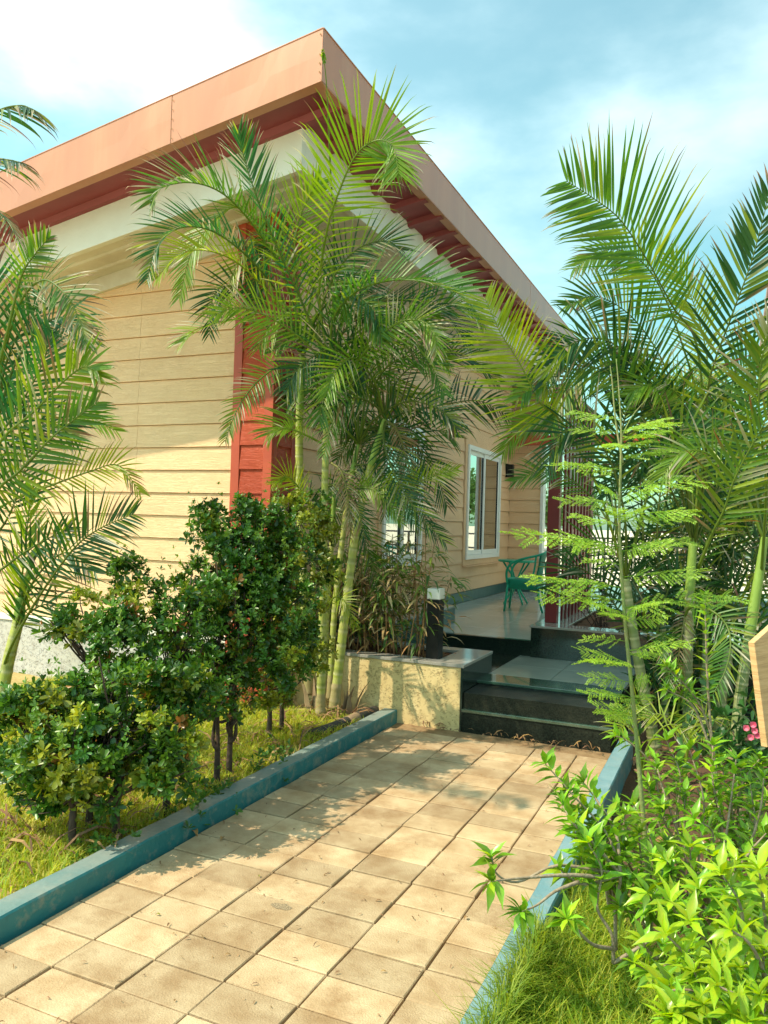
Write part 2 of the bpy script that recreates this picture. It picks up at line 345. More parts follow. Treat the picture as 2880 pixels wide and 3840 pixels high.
# ------------------------------------------------------------------ ground
def sheet(name, x0, x1, y0, y1, z, m, n=1, amp=0):
    b = MB(); k = n + 1
    vs = [(x0 + (x1 - x0) * i / n, y0 + (y1 - y0) * j / n, z + (amp * (nrg.random() - .5) if amp else 0)) for j in range(k) for i in range(k)]
    b.add(vs, [(j * k + i, j * k + i + 1, (j + 1) * k + i + 1, (j + 1) * k + i) for j in range(n) for i in range(n)])
    return tag(b.build(name, m, smooth=amp > 0), kind='structure')
sheet('ground', -500, 500, -500, 900, -.16, M['ground'])
sheet('garden_bed', -14, -2.55, -3, 7.5, .012, M['bedL'], 40, .05)
sheet('shrub_bed', -.70, 6, -3, 9.5, -.06, M['bedR'], 40, .06)

# ------------------------------------------------------------------ path and its tiles
path = MB(); path.box(-2.60, -.66, .6, 5.95, -.12, -.022)
path = tag(path.build('garden_path', M['joint']), kind='structure')
XJ = [-2.462, -2.184, -1.893, -1.589, -1.290, -.991, -.742]
tile_meshes = {}
def tile_mesh(w, d):
    key = (round(w, 3), round(d, 3), rng.randrange(4))
    if key not in tile_meshes:
        b = MB(); b.cbox(-w / 2, w / 2, -d / 2, d / 2, -.06, 0, .0035)
        for i, v in enumerate(b.v): b.v[i] = (v[0] + rng.uniform(-.0012, .0012), v[1] + rng.uniform(-.0012, .0012), v[2] + (rng.uniform(-.001, .001) if i > 3 else 0))
        me = b.mesh('paving_tile'); me.materials.append(M['paving']); tile_meshes[key] = me
    return tile_meshes[key]
y0 = 2.297 - .199 * 6
for j in range(23):
    ya, yb = y0 + .199 * j, y0 + .199 * (j + 1)
    yb = min(yb, 5.90)
    if yb - ya < .05: break
    for i in range(6):
        w = XJ[i + 1] - XJ[i] - .0075; d = yb - ya - .0075
        o = put('paving_tile', tile_mesh(w, d), path, loc=((XJ[i] + XJ[i + 1]) / 2 + rng.uniform(-.0015, .0015), (ya + yb) / 2 + rng.uniform(-.0015, .0015), rng.uniform(-.0045, .0015)))
        o.rotation_euler = (R(rng.uniform(-.35, .35)), R(rng.uniform(-.3, .3)), R(rng.uniform(-.35, .35)))
b = MB(); cp = on_z(607, 1958, .0012); nn = 14
b.add([cp] + [cp + Vector((math.cos(6.283 * k / nn) * .05 * rng.uniform(.7, 1.15), math.sin(6.283 * k / nn) * .028 * rng.uniform(.6, 1.2), rng.uniform(-.0004, .0004))) for k in range(nn)], [(0, 1 + k, 1 + (k + 1) % nn) for k in range(nn)])
b.build('worn_patch', mat('exposed_aggregate', (.20, .14, .08), .95, var=(.40, .30, .18), vscale=220, bump=1, bscale=160), path)
def kerb(name, label, x0, x1, y0, y1, z0, z1, m):
    b = MB(); n = 40
    for k in range(n):   # slightly wavy hand-cast kerb
        pass
    prof = [(x0, z0), (x1, z0), (x1, z1 - .008), (x1 - .006, z1), (x0 + .006, z1), (x0, z1 - .008)]
    P = len(prof); vs = []; fs = []
    for k in range(n + 1):
        y = y0 + (y1 - y0) * k / n; wx, wz = rng.uniform(-.0022, .0022), rng.uniform(-.002, .002)
        vs += [(u + wx, y, w + (wz if w > 0 else 0)) for u, w in prof]
        if k: fs += [((k - 1) * P + i, k * P + i, k * P + (i + 1) % P, (k - 1) * P + (i + 1) % P) for i in range(P)]
    fs += [tuple(range(P)), tuple(n * P + i for i in range(P - 1, -1, -1))]
    b.add(vs, fs); o = b.build(name, m); return tag(o, label, 'kerb')
kerb('path_kerb', 'long teal painted kerb between the hedge and the paving', -2.60, -2.482, .5, 5.905, -.15, .09, M['kerbL'])
kerb('path_kerb', 'pale blue painted kerb beside the leafy shrubs and grass', -.735, -.635, .5, 5.88, -.2, .10, M['kerbR'])

# ------------------------------------------------------------------ steps, landing, deck
steps = thing('entrance_steps', 'polished black granite steps leading up to the terrace', 'steps', (-1.36, 5.92, 0))
b = MB(); b.box(-1.93, -.80, 5.935, 7.72, -.1, .285); b.build('step_core', M['granite_rough'], steps)
b = MB(); b.box(-1.932, -.797, 5.918, 5.934, -.05, .134); b.build('riser', M['granite_rough'], steps)
b = MB(); b.box(-1.938, -.790, 5.908, 6.330, .136, .160); b.build('tread', M['tread'], steps, bevel=.003)
b = MB(); b.box(-1.932, -.797, 6.311, 6.3295, .162, .299); b.build('riser', M['granite'], steps)
b = MB(); b.box(-1.938, -.790, 6.298, 6.62, .300, .323); b.build('tread', M['tread'], steps, bevel=.003)
for i, (xa, xb) in enumerate(((-1.938, -1.40), (-1.40, -.79))):
    for (ya, yb) in ((6.62, 7.18), (7.18, 7.735)):
        b = MB(); b.cbox(xa + .002, xb - .002, ya + .002, yb - .002, .29, .322, .0015); b.build('landing_tile', M['landtile'], steps)
b = MB(); b.box(-3.05, -1.94, 6.7, 7.732, .2, .322); b.build('landing_base', M['granite'], steps)

deck = MB(); deck.box(-3.60, 1.6, 7.752, 16.4, -.15, .452); deck = tag(deck.build('terrace_deck', M['granite']), kind='structure')
b = MB(); b.box(-2.9, -1.80, 7.733, 7.750, .30, .452); b.build('deck_riser', M['granite'], deck)
b = MB(); b.box(-2.9, -1.80, 7.722, 7.80, .453, .475); b.build('deck_nosing', M['granite'], deck, bevel=.003)
for i in range(7):
    for j in range(14):
        xa = -3.60 + .6 * i; ya = 7.802 + .6 * j
        if ya > 16: continue
        b = MB(); b.cbox(xa + .0015, xa + .5985, ya + .0015, ya + .5985, .440, .475 + rng.uniform(-.0006, .0006), .001)
        b.build('floor_tile', M['decktile'], deck)

# ------------------------------------------------------------------ planters
pl = thing('raised_planter', 'cream textured raised planter with granite ledge beside the steps', 'planter', (-2.7, 6.25, 0))
b = MB(); b.box(-4.2, -1.955, 5.917, 6.02, -.12, .478); b.build('front_wall', M['plaster'], pl, bevel=.004)
b = MB(); b.box(-1.954, -1.937, 5.919, 6.72, -.1, .478); b.build('side_cladding', M['granite'], pl)
b = MB(); b.box(-2.19, -1.956, 6.022, 6.72, -.1, .478); b.build('side_wall', M['granite_rough'], pl)
b = MB(); b.box(-4.2, -2.195, 6.58, 6.70, -.1, .478); b.build('back_wall', M['granite_rough'], pl)
b = MB(); b.box(-4.2, -1.928, 5.906, 6.070, .480, .505); b.build('ledge', M['ledge'], pl, bevel=.003)
b = MB(); b.box(-2.19, -1.928, 6.072, 6.72, .480, .505); b.build('ledge', M['ledge'], pl, bevel=.003)
b = MB(); b.box(-4.2, -2.192, 6.56, 6.72, .480, .505); b.build('ledge', M['ledge'], pl, bevel=.003)
b = MB(); n = 16
vs = [(-4.19 + 2.0 * i / n, 6.06 + .51 * j / n, .455 + .03 * rng.random()) for j in range(n + 1) for i in range(n + 1)]
b.add(vs, [(j * (n + 1) + i, j * (n + 1) + i + 1, (j + 1) * (n + 1) + i + 1, (j + 1) * (n + 1) + i) for j in range(n) for i in range(n)])
b.build('soil', M['soil'], pl, smooth=True)

side = thing('granite_bench', 'dark green granite dwarf wall behind the dry bamboo', 'dwarf wall', (-3.2, 7.4, .3))
b = MB(); b.box(-3.598, -2.93, 6.78, 8.6, .1, .655); b.build('wall_body', M['granite_green'], side)
b = MB(); b.box(-3.598, -2.91, 6.76, 8.62, .657, .68); b.build('cap', M['ledge'], side, bevel=.003)

pr = thing('granite_planter', 'black granite planter with pale ledge under the red slatted screen', 'planter', (-1.2, 7.7, .3))
b = MB(); b.box(-1.825, -.40, 7.690, 7.731, .0, .612); b.build('front_cladding', M['granite'], pr)
b = MB(); b.box(-1.825, -1.50, 7.754, 10.2, .454, .612); b.build('side_wall', M['granite'], pr)
b = MB(); b.box(-.62, -.40, 7.754, 10.2, .2, .612); b.build('side_wall', M['granite'], pr)
b = MB(); b.box(-1.838, -.388, 7.676, 7.93, .614, .636); b.build('ledge', M['ledge'], pr, bevel=.003)
b = MB(); b.box(-1.838, -1.50, 7.932, 10.2, .614, .636); b.build('ledge', M['ledge'], pr, bevel=.003)
b = MB(); b.box(-.64, -.388, 7.932, 10.2, .614, .636); b.build('ledge', M['ledge'], pr, bevel=.003)
b = MB(); vs = [(-1.51 + .9 * i / n, 7.92 + 2.26 * j / n, .585 + .03 * rng.random()) for j in range(n + 1) for i in range(n + 1)]
b.add(vs, [(j * (n + 1) + i, j * (n + 1) + i + 1, (j + 1) * (n + 1) + i + 1, (j + 1) * (n + 1) + i) for j in range(n) for i in range(n)])
b.build('soil', M['soil'], pr, smooth=True)

# ------------------------------------------------------------------ cottage
SL = .165                                     # roof slope, falls towards -X
house = thing('cottage', 'cream lap sided cottage with orange roof fascia and red corner post', 'house', (-6, 8, 0))
XW, YW = -3.63, 5.64
XE = -12.0
def zs(z, x, x0): return z + SL * (x - x0)
b = MB()                                     # sheathing behind the boards
b.prism([(XE, .0), (XW - .03, .0), (XW - .03, 4.28), (XE, zs(4.28, XE, XW))], lambda u, w, t: (u, t, w), YW + .03, YW + .10)
b.box(XW - .10, XW - .03, YW + .10, 8.0, 0, 4.4); b.box(XW - .10, XW - .03, 9.2, 11.0, 0, 4.4); b.box(XW - .10, XW - .03, 12.76, 14.0, 0, 4.4)
for (ya, yb) in ((8.0, 9.2), (11.0, 12.76)):
    b.box(XW - .10, XW - .03, ya, yb, 0, 1.09); b.box(XW - .10, XW - .03, ya, yb, 2.80, 4.4)
b.box(-3.655, -3.04, 13.50, 13.6, .4, 4.4); 
b.build('wall', M['sheath'], house)
b = MB(); b.box(XE, -3.95, YW - .03, YW + .028, -.1, .53); b.build('plinth', M['plaster_grey'], house)
b = MB(); b.box(XE, -3.95, YW - .045, YW + .027, .532, .59); b.build('plinth_cap', M['capwhite'], house, bevel=.003)
PIT = .205
def front_board(z0, xa, xb):
    """lap board on the gable wall, its bottom edge proud, cut by the roof slope"""
    def top(x): return zs(4.10, x, XW)
    z1 = z0 + PIT - .0045
    pts = [(xa, z0), (xb, z0)]
    if top(xb) < z0 + .02: return None
    if top(xa) < z0: xa2 = XW + (z0 - 4.10) / SL; pts[0] = (xa2, z0); xa = xa2
    poly = pts + [(xb, min(z1, top(xb)))]
    xk = XW + (z1 - 4.10) / SL
    if xa < xk < xb: poly.append((xk, z1))
    if min(z1, top(xa)) > z0 + .002: poly.append((xa, min(z1, top(xa))))
    m = MB()
    def f(u, w, t):
        k = (w - z0) / (z1 - z0); out = .028 - .016 * k
        return (u, YW + .028 - (out if t else 0), w)
    m.prism(poly, f, 0, 1); return m
z = .592; k = 0
SEAM = [-3.945, -5.06, -7.5, -9.9, XE]
while z < 4.1:
    for i in range(4):
        m = front_board(z, SEAM[i + 1] + .0012, SEAM[i] - .0012)
        if m: m.build('siding_board', M['siding'], house)
    z += PIT
def side_board(z0, ya, yb, x=XW, z1=None):
    z1 = z1 or z0 + PIT - .0045; m = MB()
    m.prism([(ya, z0), (yb, z0), (yb, z1), (ya, z1)], lambda u, w, t: (x - .028 + ((.028 - .016 * (w - z0) / PIT) if t else 0), u, w), 0, 1); return m
z = .63
while z < 4.3:
    zc = z + PIT / 2
    segs = [(5.95, 13.455)]
    if 1.02 < zc < 2.86: segs = [(5.95, 7.93), (9.27, 10.90), (12.86, 13.455)]
    elif .9 < zc < 2.9: segs = [(5.95, 10.2), (10.2, 13.455)]
    else: segs = [(5.95, 8.4), (8.4, 10.85), (10.85, 13.455)]
    for ya, yb in segs: side_board(z, ya + .001, yb - .001).build('siding_board', M['siding'], house)
    if z < 3.0:                             # the return wall, facing the path
        m = MB(); z1 = z + PIT - .0045
        m.prism([(-3.64, z), (-3.09, z), (-3.09, z1), (-3.64, z1)], lambda u, w, t, z=z: (u, 13.48 - ((.028 - .016 * (w - z) / PIT) if t else 0), w), 0, 1)
        m.build('siding_board', M['siding'], house)
    z += PIT
b = MB(); b.box(XW - .02, XW + .02, 8.62, 13.46, .475, .625); b.build('skirting', M['granite_green'], house)
b = MB(); b.box(-3.60, -3.09, 13.452, 13.478, .475, .625); b.build('skirting', M['granite_green'], house)
# flat panel round the terrace window
def rim(y0, y1, z0, z1, ob, parent, name, m, depth=.02, x=XW):
    r_ = MB(); r_.box(x - .03, x + depth, y0 - ob, y0, z0 - ob, z1 + ob); r_.box(x - .03, x + depth, y1, y1 + ob, z0 - ob, z1 + ob)
    r_.box(x - .03, x + depth - .002, y0, y1, z1, z1 + ob); r_.box(x - .03, x + depth - .002, y0, y1, z0 - ob, z0)
    return r_.build(name, m, parent, bevel=.002)
def window(y0, y1, z0, z1, curtain_from):
    w = rim(y0 + .07, y1 - .07, z0 + .07, z1 - .07, .066, house, 'window', M['whiteframe'], .035)
    rim(y0 + .003, y1 - .003, z0 + .003, z1 - .003, .085, w, 'surround_board', M['siding'], .012)
    ym = (y0 + y1) / 2
    for (a, c, dx) in ((y0 + .072, ym + .03, .004), (ym - .03, y1 - .072, .020)):
        s = MB(); zz0, zz1 = z0 + .072, z1 - .072; e = .065; x0, x1 = XW - .024 + dx - .012, XW + dx - .008
        s.box(x0, x1, a, a + e, zz0, zz1); s.box(x0, x1, c - e, c, zz0, zz1); s.box(x0, x1 - .001, a + e, c - e, zz0, zz0 + e); s.box(x0, x1 - .001, a + e, c - e, zz1 - e, zz1)
        s.build('sash', M['whiteframe'], w, bevel=.002)
        p = MB(); p.box((x0 + x1) / 2 - .003, (x0 + x1) / 2 + .003, a + e, c - e, zz0 + e, zz1 - e); p.build('pane', M['glass'], w)
        g = MB()
        for (q0, q1) in ((a + e, a + e + .008), (c - e - .008, c - e)): g.box(x1 - .012, x1 + .001, q0, q1, zz0 + e, zz1 - e)
        g.build('gasket', M['gasket'], w)
    c = MB(); n = 60; yy = [curtain_from + (y1 - .05 - curtain_from) * i / n for i in range(n + 1)]
    pr_ = [(XW - .17 + .03 * math.sin(i * .9) + .01 * math.sin(i * 2.3), y) for i, y in enumerate(yy)]
    c.add([(x, y, z0) for x, y in pr_] + [(x, y, z1) for x, y in pr_], [(i, i + 1, n + 2 + i, n + 1 + i) for i in range(n)])
    c.build('curtain', M['curtain'], w, smooth=True)
    s = MB(); s.box(XW - .02, XW + .05, y0 - .05, y1 + .05, z0 - .10, z0 - .088); s.build('sill', M['siding'], w, bevel=.003)
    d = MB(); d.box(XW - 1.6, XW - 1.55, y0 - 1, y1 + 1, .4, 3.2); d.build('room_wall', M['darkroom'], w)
window(11.0, 12.76, 1.09, 2.80, 11.75)
window(8.0, 9.2, 1.09, 2.80, 8.5)
# white trim closing the end of the return wall
b = MB(); b.box(-3.088, -3.035, 13.43, 13.615, .476, 2.95); b.build('end_trim', M['whiteframe'], house, bevel=.003)
# red corner post
post = MB(); px0, px1, py0, py1 = -3.938, -3.53, 5.543, 5.93
zt = 4.22
post.box(px0 + .02, px1 - .02, py0 + .02, py1 - .0, .0, zt)
post = post.build('corner_post', M['redtrim'], house)
for (xa, xb, ya, yb) in ((px0, px0 + .085, py0, py0 + .019), (px1 - .085, px1, py0, py0 + .019), (px1 - .019, px1 - .001, py0 + .02, py0 + .085), (px1 - .019, px1 - .001, py1 - .07, py1)):
    b = MB(); b.box(xa, xb, ya, yb, 0, zt); b.build('trim_board', M['redtrim'], post, bevel=.003)
z = .18
while z < zt - .05:
    b = MB(); z1 = min(z + PIT + .004, zt)
    b.prism([(px0 + .087, z), (px1 - .087, z), (px1 - .087, z1), (px0 + .087, z1)], lambda u, w, t, z=z: (u, py0 + .02 - ((.019 - .014 * (w - z) / PIT) if t else 0), w), 0, 1)
    b.build('post_board', M['redwood'], post)
    b = MB()
    b.prism([(py0 + .087, z), (py1 - .072, z), (py1 - .072, z1), (py0 + .087, z1)], lambda u, w, t, z=z: (px1 - .02 + ((.019 - .014 * (w - z) / PIT) if t else 0), u, w), 0, 1)
    b.build('post_board', M['redwood'], post)
    z += PIT
# lower soffit, trim and white beam
XB, YB = -3.03, 5.04
YEND = 14.2
def corr(b, ya, yb, xa, xb, zx0, x0, pitch, hgt, th=.004):
    """ribbed sheet: ribs run along X, profile along Y"""
    pr_ = []; y = ya
    while y < yb:
        for (f, h) in ((0, 0), (.70, 0), (.76, -hgt), (.94, -hgt), (1.0, 0)):
            pr_.append((min(y + f * pitch, yb), h))
        for g in (.22, .46): pass
        y += pitch
    pr_ = sorted(set(pr_)); n = len(pr_)
    vs = []
    for x in (xa, xb): vs += [(x, y, zs(zx0, x, x0) + h) for y, h in pr_]
    b.add(vs, [(i, i + 1, n + i + 1, n + i) for i in range(n - 1)])
b = MB(); corr(b, YB + .06, YW + .03, XE, XB - .06, 4.262, XB, .20, .016); corr(b, YW + .03, 13.5, XW - .03, XB - .06, 4.262, XB, .21, .014)
b.build('lower_soffit', M['soffit_white'], house)
b = MB()
b.prism([(XE, zs(4.235, XE, XB)), (XB, 4.235), (XB, 4.66), (XE, zs(4.66, XE, XB))], lambda u, w, t: (u, t, w), YB, YB + .06)
b.box(XB - .06, XB, YB + .06, YEND, 4.235, 4.66)
b.build('eaves_beam', M['beam'], house, bevel=.003)
b = MB(); b.prism([(XE, zs(4.02, XE, XW)), (-3.95, zs(4.02, -3.95, XW)), (-3.95, zs(4.165, -3.95, XW)), (XE, zs(4.165, XE, XW))], lambda u, w, t: (u, t, w), YW - .035, YW + .02)
b.box(XW - .02, XW + .03, 5.94, 13.45, 4.07, 4.19)
b.build('eaves_trim', M['soffit_white'], house, bevel=.003)
# red roof: ribbed sheets seen from below, fascia folded from sheet metal
XR, YR = -2.65, 4.64
b = MB(); corr(b, YR + .03, YEND, XE, XR - .03, 4.655, XR, .424, .045)
b.build('roof_soffit', M['soffit_red'], house)
b = MB()
b.prism([(XE, zs(4.93, XE, XR)), (XR - .02, 4.93), (XR - .02, 4.955), (XE, zs(4.955, XE, XR))], lambda u, w, t: (u, t, w), YR + .02, YEND)
b.build('roof', M['fascia'], house)
FJ = [XR, -3.93, -5.9, -7.9, -9.9, XE]
for i in range(5):
    xa, xb = FJ[i + 1] + .001, FJ[i] - (.001 if i else 0); off = .003 * (i % 2); m = MB(); nn = 12
    for k in range(nn):
        u0, u1 = xa + (xb - xa) * k / nn, xa + (xb - xa) * (k + 1) / nn
        w0, w1 = (.003 * math.sin(u0 * 5.1) + .002 * math.sin(u0 * 11), .003 * math.sin(u1 * 5.1) + .002 * math.sin(u1 * 11))
        for (d, s_) in ((0, 1), (.004, -1)):
            q = [(u0, YR - off + d + w0 * 0, zs(4.62, u0, XR)), (u1, YR - off + d, zs(4.62, u1, XR)), (u1, YR - off + d + w1, zs(4.80, u1, XR)), (u0, YR - off + d + w0, zs(4.80, u0, XR)),
                 (u1, YR - off + d, zs(4.98, u1, XR)), (u0, YR - off + d, zs(4.98, u0, XR))]
            m.add(q, [(0, 1, 2, 3), (3, 2, 4, 5)])
    m.prism([(YR - off - .004, -.006), (YR - off + .05, -.006), (YR - off + .05, .0), (YR - off - .004, .0)], lambda u, w, t: (t, u, zs(4.985, t, XR) + w), xa, xb)
    m.prism([(YR - off, -.0), (YR - off + .09, -.0), (YR - off + .09, .006), (YR - off, .006)], lambda u, w, t: (t, u, zs(4.616, t, XR) + w), xa, xb)
    m.build('fascia_panel', M['fascia'], house)
for i, (ya, yb) in enumerate(((YR, 7.6), (7.6, 10.6), (10.6, YEND))):
    m = MB(); m.box(XR - .003 - .0015 * (i % 2), XR + .001 - .0015 * (i % 2), ya + .001, yb - .001, 4.62, 4.98); m.box(XR - .05, XR + .006, ya + .006, yb - .001, 4.981, 4.988); m.box(XR - .09, XR + .0, ya + .006, yb - .001, 4.612, 4.6185)
    m.build('fascia_panel', M['fascia'], house)
m = MB()
for (x, zz) in [(-3.93, 4.30 + .072 * i) for i in range(6)]:
    c = Vector((x + .012, YR - .006, zs(4.98, -3.93, XR) - .33 + (zz - 4.30))); m.tube([c, c + Vector((0, -.004, 0))], .0045, 6)
for zz in (4.68, 4.74, 4.80, 4.94): 
    c = Vector((XR - .016, YR - .004, zz)); m.tube([c, c + Vector((0, -.004, 0))], .005, 6)
m.build('rivets', M['sheath'], house)
# vent grille
vg = MB(); vx0, vx1, vz0, vz1 = -6.51, -6.36, 3.37, 3.53
for (a, c, d, e) in ((vx0, vx0 + .015, vz0, vz1), (vx1 - .015, vx1, vz0, vz1), (vx0, vx1, vz0, vz0 + .012), (vx0, vx1, vz1 - .012, vz1), ((vx0 + vx1) / 2 - .008, (vx0 + vx1) / 2 + .008, vz0, vz1)): vg.box(a, c, YW - .012, YW + .012, d, e)
vent = vg.build('vent_grille', M['ledge'], house)
sl = MB()
for i in range(9): sl.box(vx0 + .012, vx1 - .012, YW - .006, YW + .006, vz0 + .018 + i * .0145, vz0 + .024 + i * .0145)
sl.build('louvres', M['gasket'], vent)

# porch beam between wall and screen
pb = MB(); pb.box(-3.62, -.6, 13.15, 13.29, 3.0, 3.16); tag(pb.build('porch_beam', M['redtrim'], bevel=.004), 'dark red beam over the terrace near the wall lamp', 'beam')
lamp = thing('wall_lamp', 'small black box wall lamp beside the white terrace window', 'lamp', (XW, 13.2, 2.56))
b = MB(); b.box(XW - .006, XW + .03, 13.14, 13.26, 2.45, 2.68); b.build('back_plate', M['black'], lamp)
b = MB(); b.box(XW + .03, XW + .12, 13.15, 13.25, 2.46, 2.67); b.build('shade', M['black'], lamp, bevel=.004)

# ------------------------------------------------------------------ slatted screen
sc = thing('slatted_screen', 'dark red slatted screen standing on the granite planter', 'screen', (-1.7, 8.1, .636))
b = MB(); b.box(-1.764, -1.645, 8.02, 8.12, .637, 3.05); b.build('post', M['shaded_red'], sc, bevel=.003)
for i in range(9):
    b = MB(); y = 8.26 + .2 * i; b.box(-1.656, -1.636, y, y + .085, .637, 2.98); b.build('slat', M['shaded_red'], sc)
b = MB(); b.box(-1.764, -1.645, 10.0, 10.1, .637, 3.05); b.build('post', M['shaded_red'], sc, bevel=.003)
b = MB(); b.box(-1.72, -1.60, 8.124, 9.998, 2.982, 3.05); b.build('top_rail', M['shaded_red'], sc, bevel=.003)

# ------------------------------------------------------------------ bollard
bo = thing('bollard_light', 'square black bollard light with white top in the planter', 'bollard light', (-2.25, 6.12, .48))
b = MB(); b.box(-2.303, -2.197, 6.045, 6.165, .46, .988); b.build('post', M['black'], bo, bevel=.003)
b = MB(); b.box(-2.306, -2.194, 6.042, 6.168, .990, 1.078); b.build('diffuser', M['bollardcap'], bo, bevel=.006)

# ------------------------------------------------------------------ green wicker chairs and table
def arc_tube(b, pts, r, n=24): b.tube(spline(pts, n), r, 8)
def chair(label, x, y, rz):
    t = thing('wicker_chair', label, 'chair', (x, y, .475), 'green wicker chairs on the terrace', rz)
    # local frame: sitter faces -X; floor z=0; parts are built in local space
    def P(b, name, m, smooth=True):
        me = b.mesh(name, smooth); me.materials.append(m); o = bpy.data.objects.new(name, me); COL.objects.link(o); o.parent = t; return o
    b = MB(); n = 28; rings = []
    def ring(k, z): return [(.235 * k * (abs(math.cos(a)) ** .55) * (1 if math.cos(a) >= 0 else -1), .225 * k * (abs(math.sin(a)) ** .55) * (1 if math.sin(a) >= 0 else -1), z) for a in [2 * math.pi * i / n for i in range(n)]]
    R_ = [ring(.93, .30), ring(1.0, .315), ring(1.02, .40), ring(1.0, .425), ring(.93, .435), ring(.4, .428), ring(.05, .425)]
    vs = [p for r_ in R_ for p in r_]; fs = [(j * n + i, j * n + (i + 1) % n, (j + 1) * n + (i + 1) % n, (j + 1) * n + i) for j in range(6) for i in range(n)] + [tuple(range(n)), tuple(6 * n + i for i in range(n))]
    b.add(vs, fs); P(b, 'seat', M['wicker'])
    for sx in (-1, 1):
        for sy in (-1, 1):
            b = MB(); b.tube([(sx * .20, sy * .195, .36), (sx * .215, sy * .205, .18), (sx * (.235 if sx < 0 else .27), sy * .215, 0)], [.017, .016, .014], 8); P(b, 'leg', M['greenpaint'])
    for sy in (-1, 1):
        b = MB(); arc_tube(b, [(-.205, sy * .20, .36), (-.215, sy * .225, .52), (-.16, sy * .25, .63), (-.02, sy * .262, .70), (.13, sy * .245, .74), (.24, sy * .19, .775), (.275, sy * .10, .80), (.285, 0, .81)], .016); P(b, 'arm', M['greenpaint'])
        b = MB(); arc_tube(b, [(.10, sy * .215, .36), (.15, sy * .235, .56), (.17, sy * .235, .74)], .013, 10); P(b, 'upright', M['greenpaint'])
    b = MB(); nu, nv = 14, 10; vs = []
    for side_ in (0, 1):
        for j in range(nv + 1):
            for i in range(nu + 1):
                u = (i / nu - .5) * 2; v = j / nv; hw = .15 + .05 * v
                vs.append((.215 + .07 * v - .045 * u * u - (.012 if side_ else 0), u * hw, .40 + .40 * v - .03 * u * u * v))
    q = (nu + 1) * (nv + 1); fs = []
    for side_ in (0, 1):
        for j in range(nv):
            for i in range(nu): a = side_ * q + j * (nu + 1) + i; fs.append((a, a + 1, a + nu + 2, a + nu + 1))
    for i in range(nu): a = nv * (nu + 1) + i; fs.append((a, a + 1, q + a + 1, q + a))
    b.add(vs, fs); P(b, 'backrest', M['wicker'])
    return t
chair('green wicker armchair in front, beside the red screen post', -2.58, 10.45, R(6))
chair('rear green wicker armchair half hidden behind the red post', -2.28, 11.75, R(-28))
tb = thing('wicker_table', 'small green side table with crossed legs against the wall', 'table', (-2.92, 11.3, .475))
b = MB(); nn = 28; b.tube([(-2.92, 11.3, 1.085), (-2.92, 11.3, 1.115)], .27, nn); b.build('table_top', M['greenpaint'], tb, bevel=.006)
for a in range(4):
    an = R(45 + 90 * a); ca, sa = math.cos(an), math.sin(an)
    b = MB(); b.tube(spline([(-2.92 + .22 * ca, 11.3 + .22 * sa, 1.085), (-2.92 + .03 * ca, 11.3 + .03 * sa, .78), (-2.92 + .20 * ca, 11.3 + .20 * sa, .475)], 10), .014, 7); b.build('leg', M['greenpaint'], tb, smooth=True)

# ------------------------------------------------------------------ things beyond the terrace
rl = thing('terrace_railing', 'thin dark railing at the far edge of the terrace', 'railing', (-.6, 16.2, .475))
for i in range(6):
    b = MB(); x = -3.3 + .9 * i; b.box(x - .02, x + .02, 16.18, 16.22, .475, 1.42); b.build('post', M['rail'], rl)
for zz in (.80, 1.12, 1.42):
    b = MB(); b.tube([(-3.4, 16.2, zz), (1.5, 16.2, zz)], .018, 8); b.build('rail', M['rail'], rl, smooth=True)
b = MB(); b.box(-1.25, 1.2, 11.6, 11.85, .476, .70); tag(b.build('low_parapet', M['granite_green'], bevel=.005), 'low teal parapet wall behind the planter shrubs', 'parapet')
# neighbouring cottage, mostly beyond the frame
nb = thing('neighbour_cottage', 'neighbouring cottage with ribbed pale soffit at the picture edge', 'house', (3, 9, 0))
b = MB(); b.box(1.35, 1.45, 6.9, 16, -.1, 4.3); b.box(1.45, 8, 6.9, 7.0, -.1, 4.6); b.build('wall', M['beam'], nb)
b = MB(); b.box(.30, .36, 6.1, 15, 4.10, 4.50); b.box(.36, 8, 6.1, 6.16, 4.10, 4.9); b.build('eaves_beam', M['beam'], nb)
b = MB(); y = 6.17
while y < 15:
    b.add([(.36, y, 4.14), (1.36, y, 4.14), (1.36, y + .14, 4.14), (.36, y + .14, 4.14), (.36, y + .15, 4.165), (1.36, y + .15, 4.165), (.36, y + .2, 4.165), (1.36, y + .2, 4.165), (.36, y + .21, 4.14), (1.36, y + .21, 4.14)],
          [(0, 1, 2, 3), (3, 2, 5, 4), (4, 5, 7, 6), (6, 7, 9, 8)]); y += .21
b.build('soffit', M['soffit_white'], nb)
b = MB(); b.box(.28, 8, 6.0, 15, 4.52, 4.6); b.build('roof', M['fascia'], nb)

# timber board standing close on the right
wb = thing('timber_board', 'raw timber board on a post at the picture edge', 'board', tuple(at(1668, 1700, 2.6)))
p0, p1, p2 = at(1629.5, 1388, 2.6), at(1700, 1325, 2.75), at(1658, 1615, 2.6)
e1 = (p1 - p0); e2 = (p2 - p0); nrm = e1.cross(e2).normalized() * .022
b = MB(); b.add([p0, p0 + e1 * 2, p0 + e1 * 2 + e2 * 1.0, p2, p0 + nrm, p0 + e1 * 2 + nrm, p0 + e1 * 2 + e2 + nrm, p2 + nrm], [(0, 1, 2, 3), (7, 6, 5, 4), (0, 4, 5, 1), (1, 5, 6, 2), (2, 6, 7, 3), (3, 7, 4, 0)])
b.build('panel', M['wood'], wb, bevel=.002)
pm = p0 + e1 * 1.2 + e2 * .6 + nrm * 2.0
b = MB(); b.box(pm.x - .03, pm.x + .03, pm.y, pm.y + .05, -.2, pm.z + .15); b.build('post', M['wood'], wb)

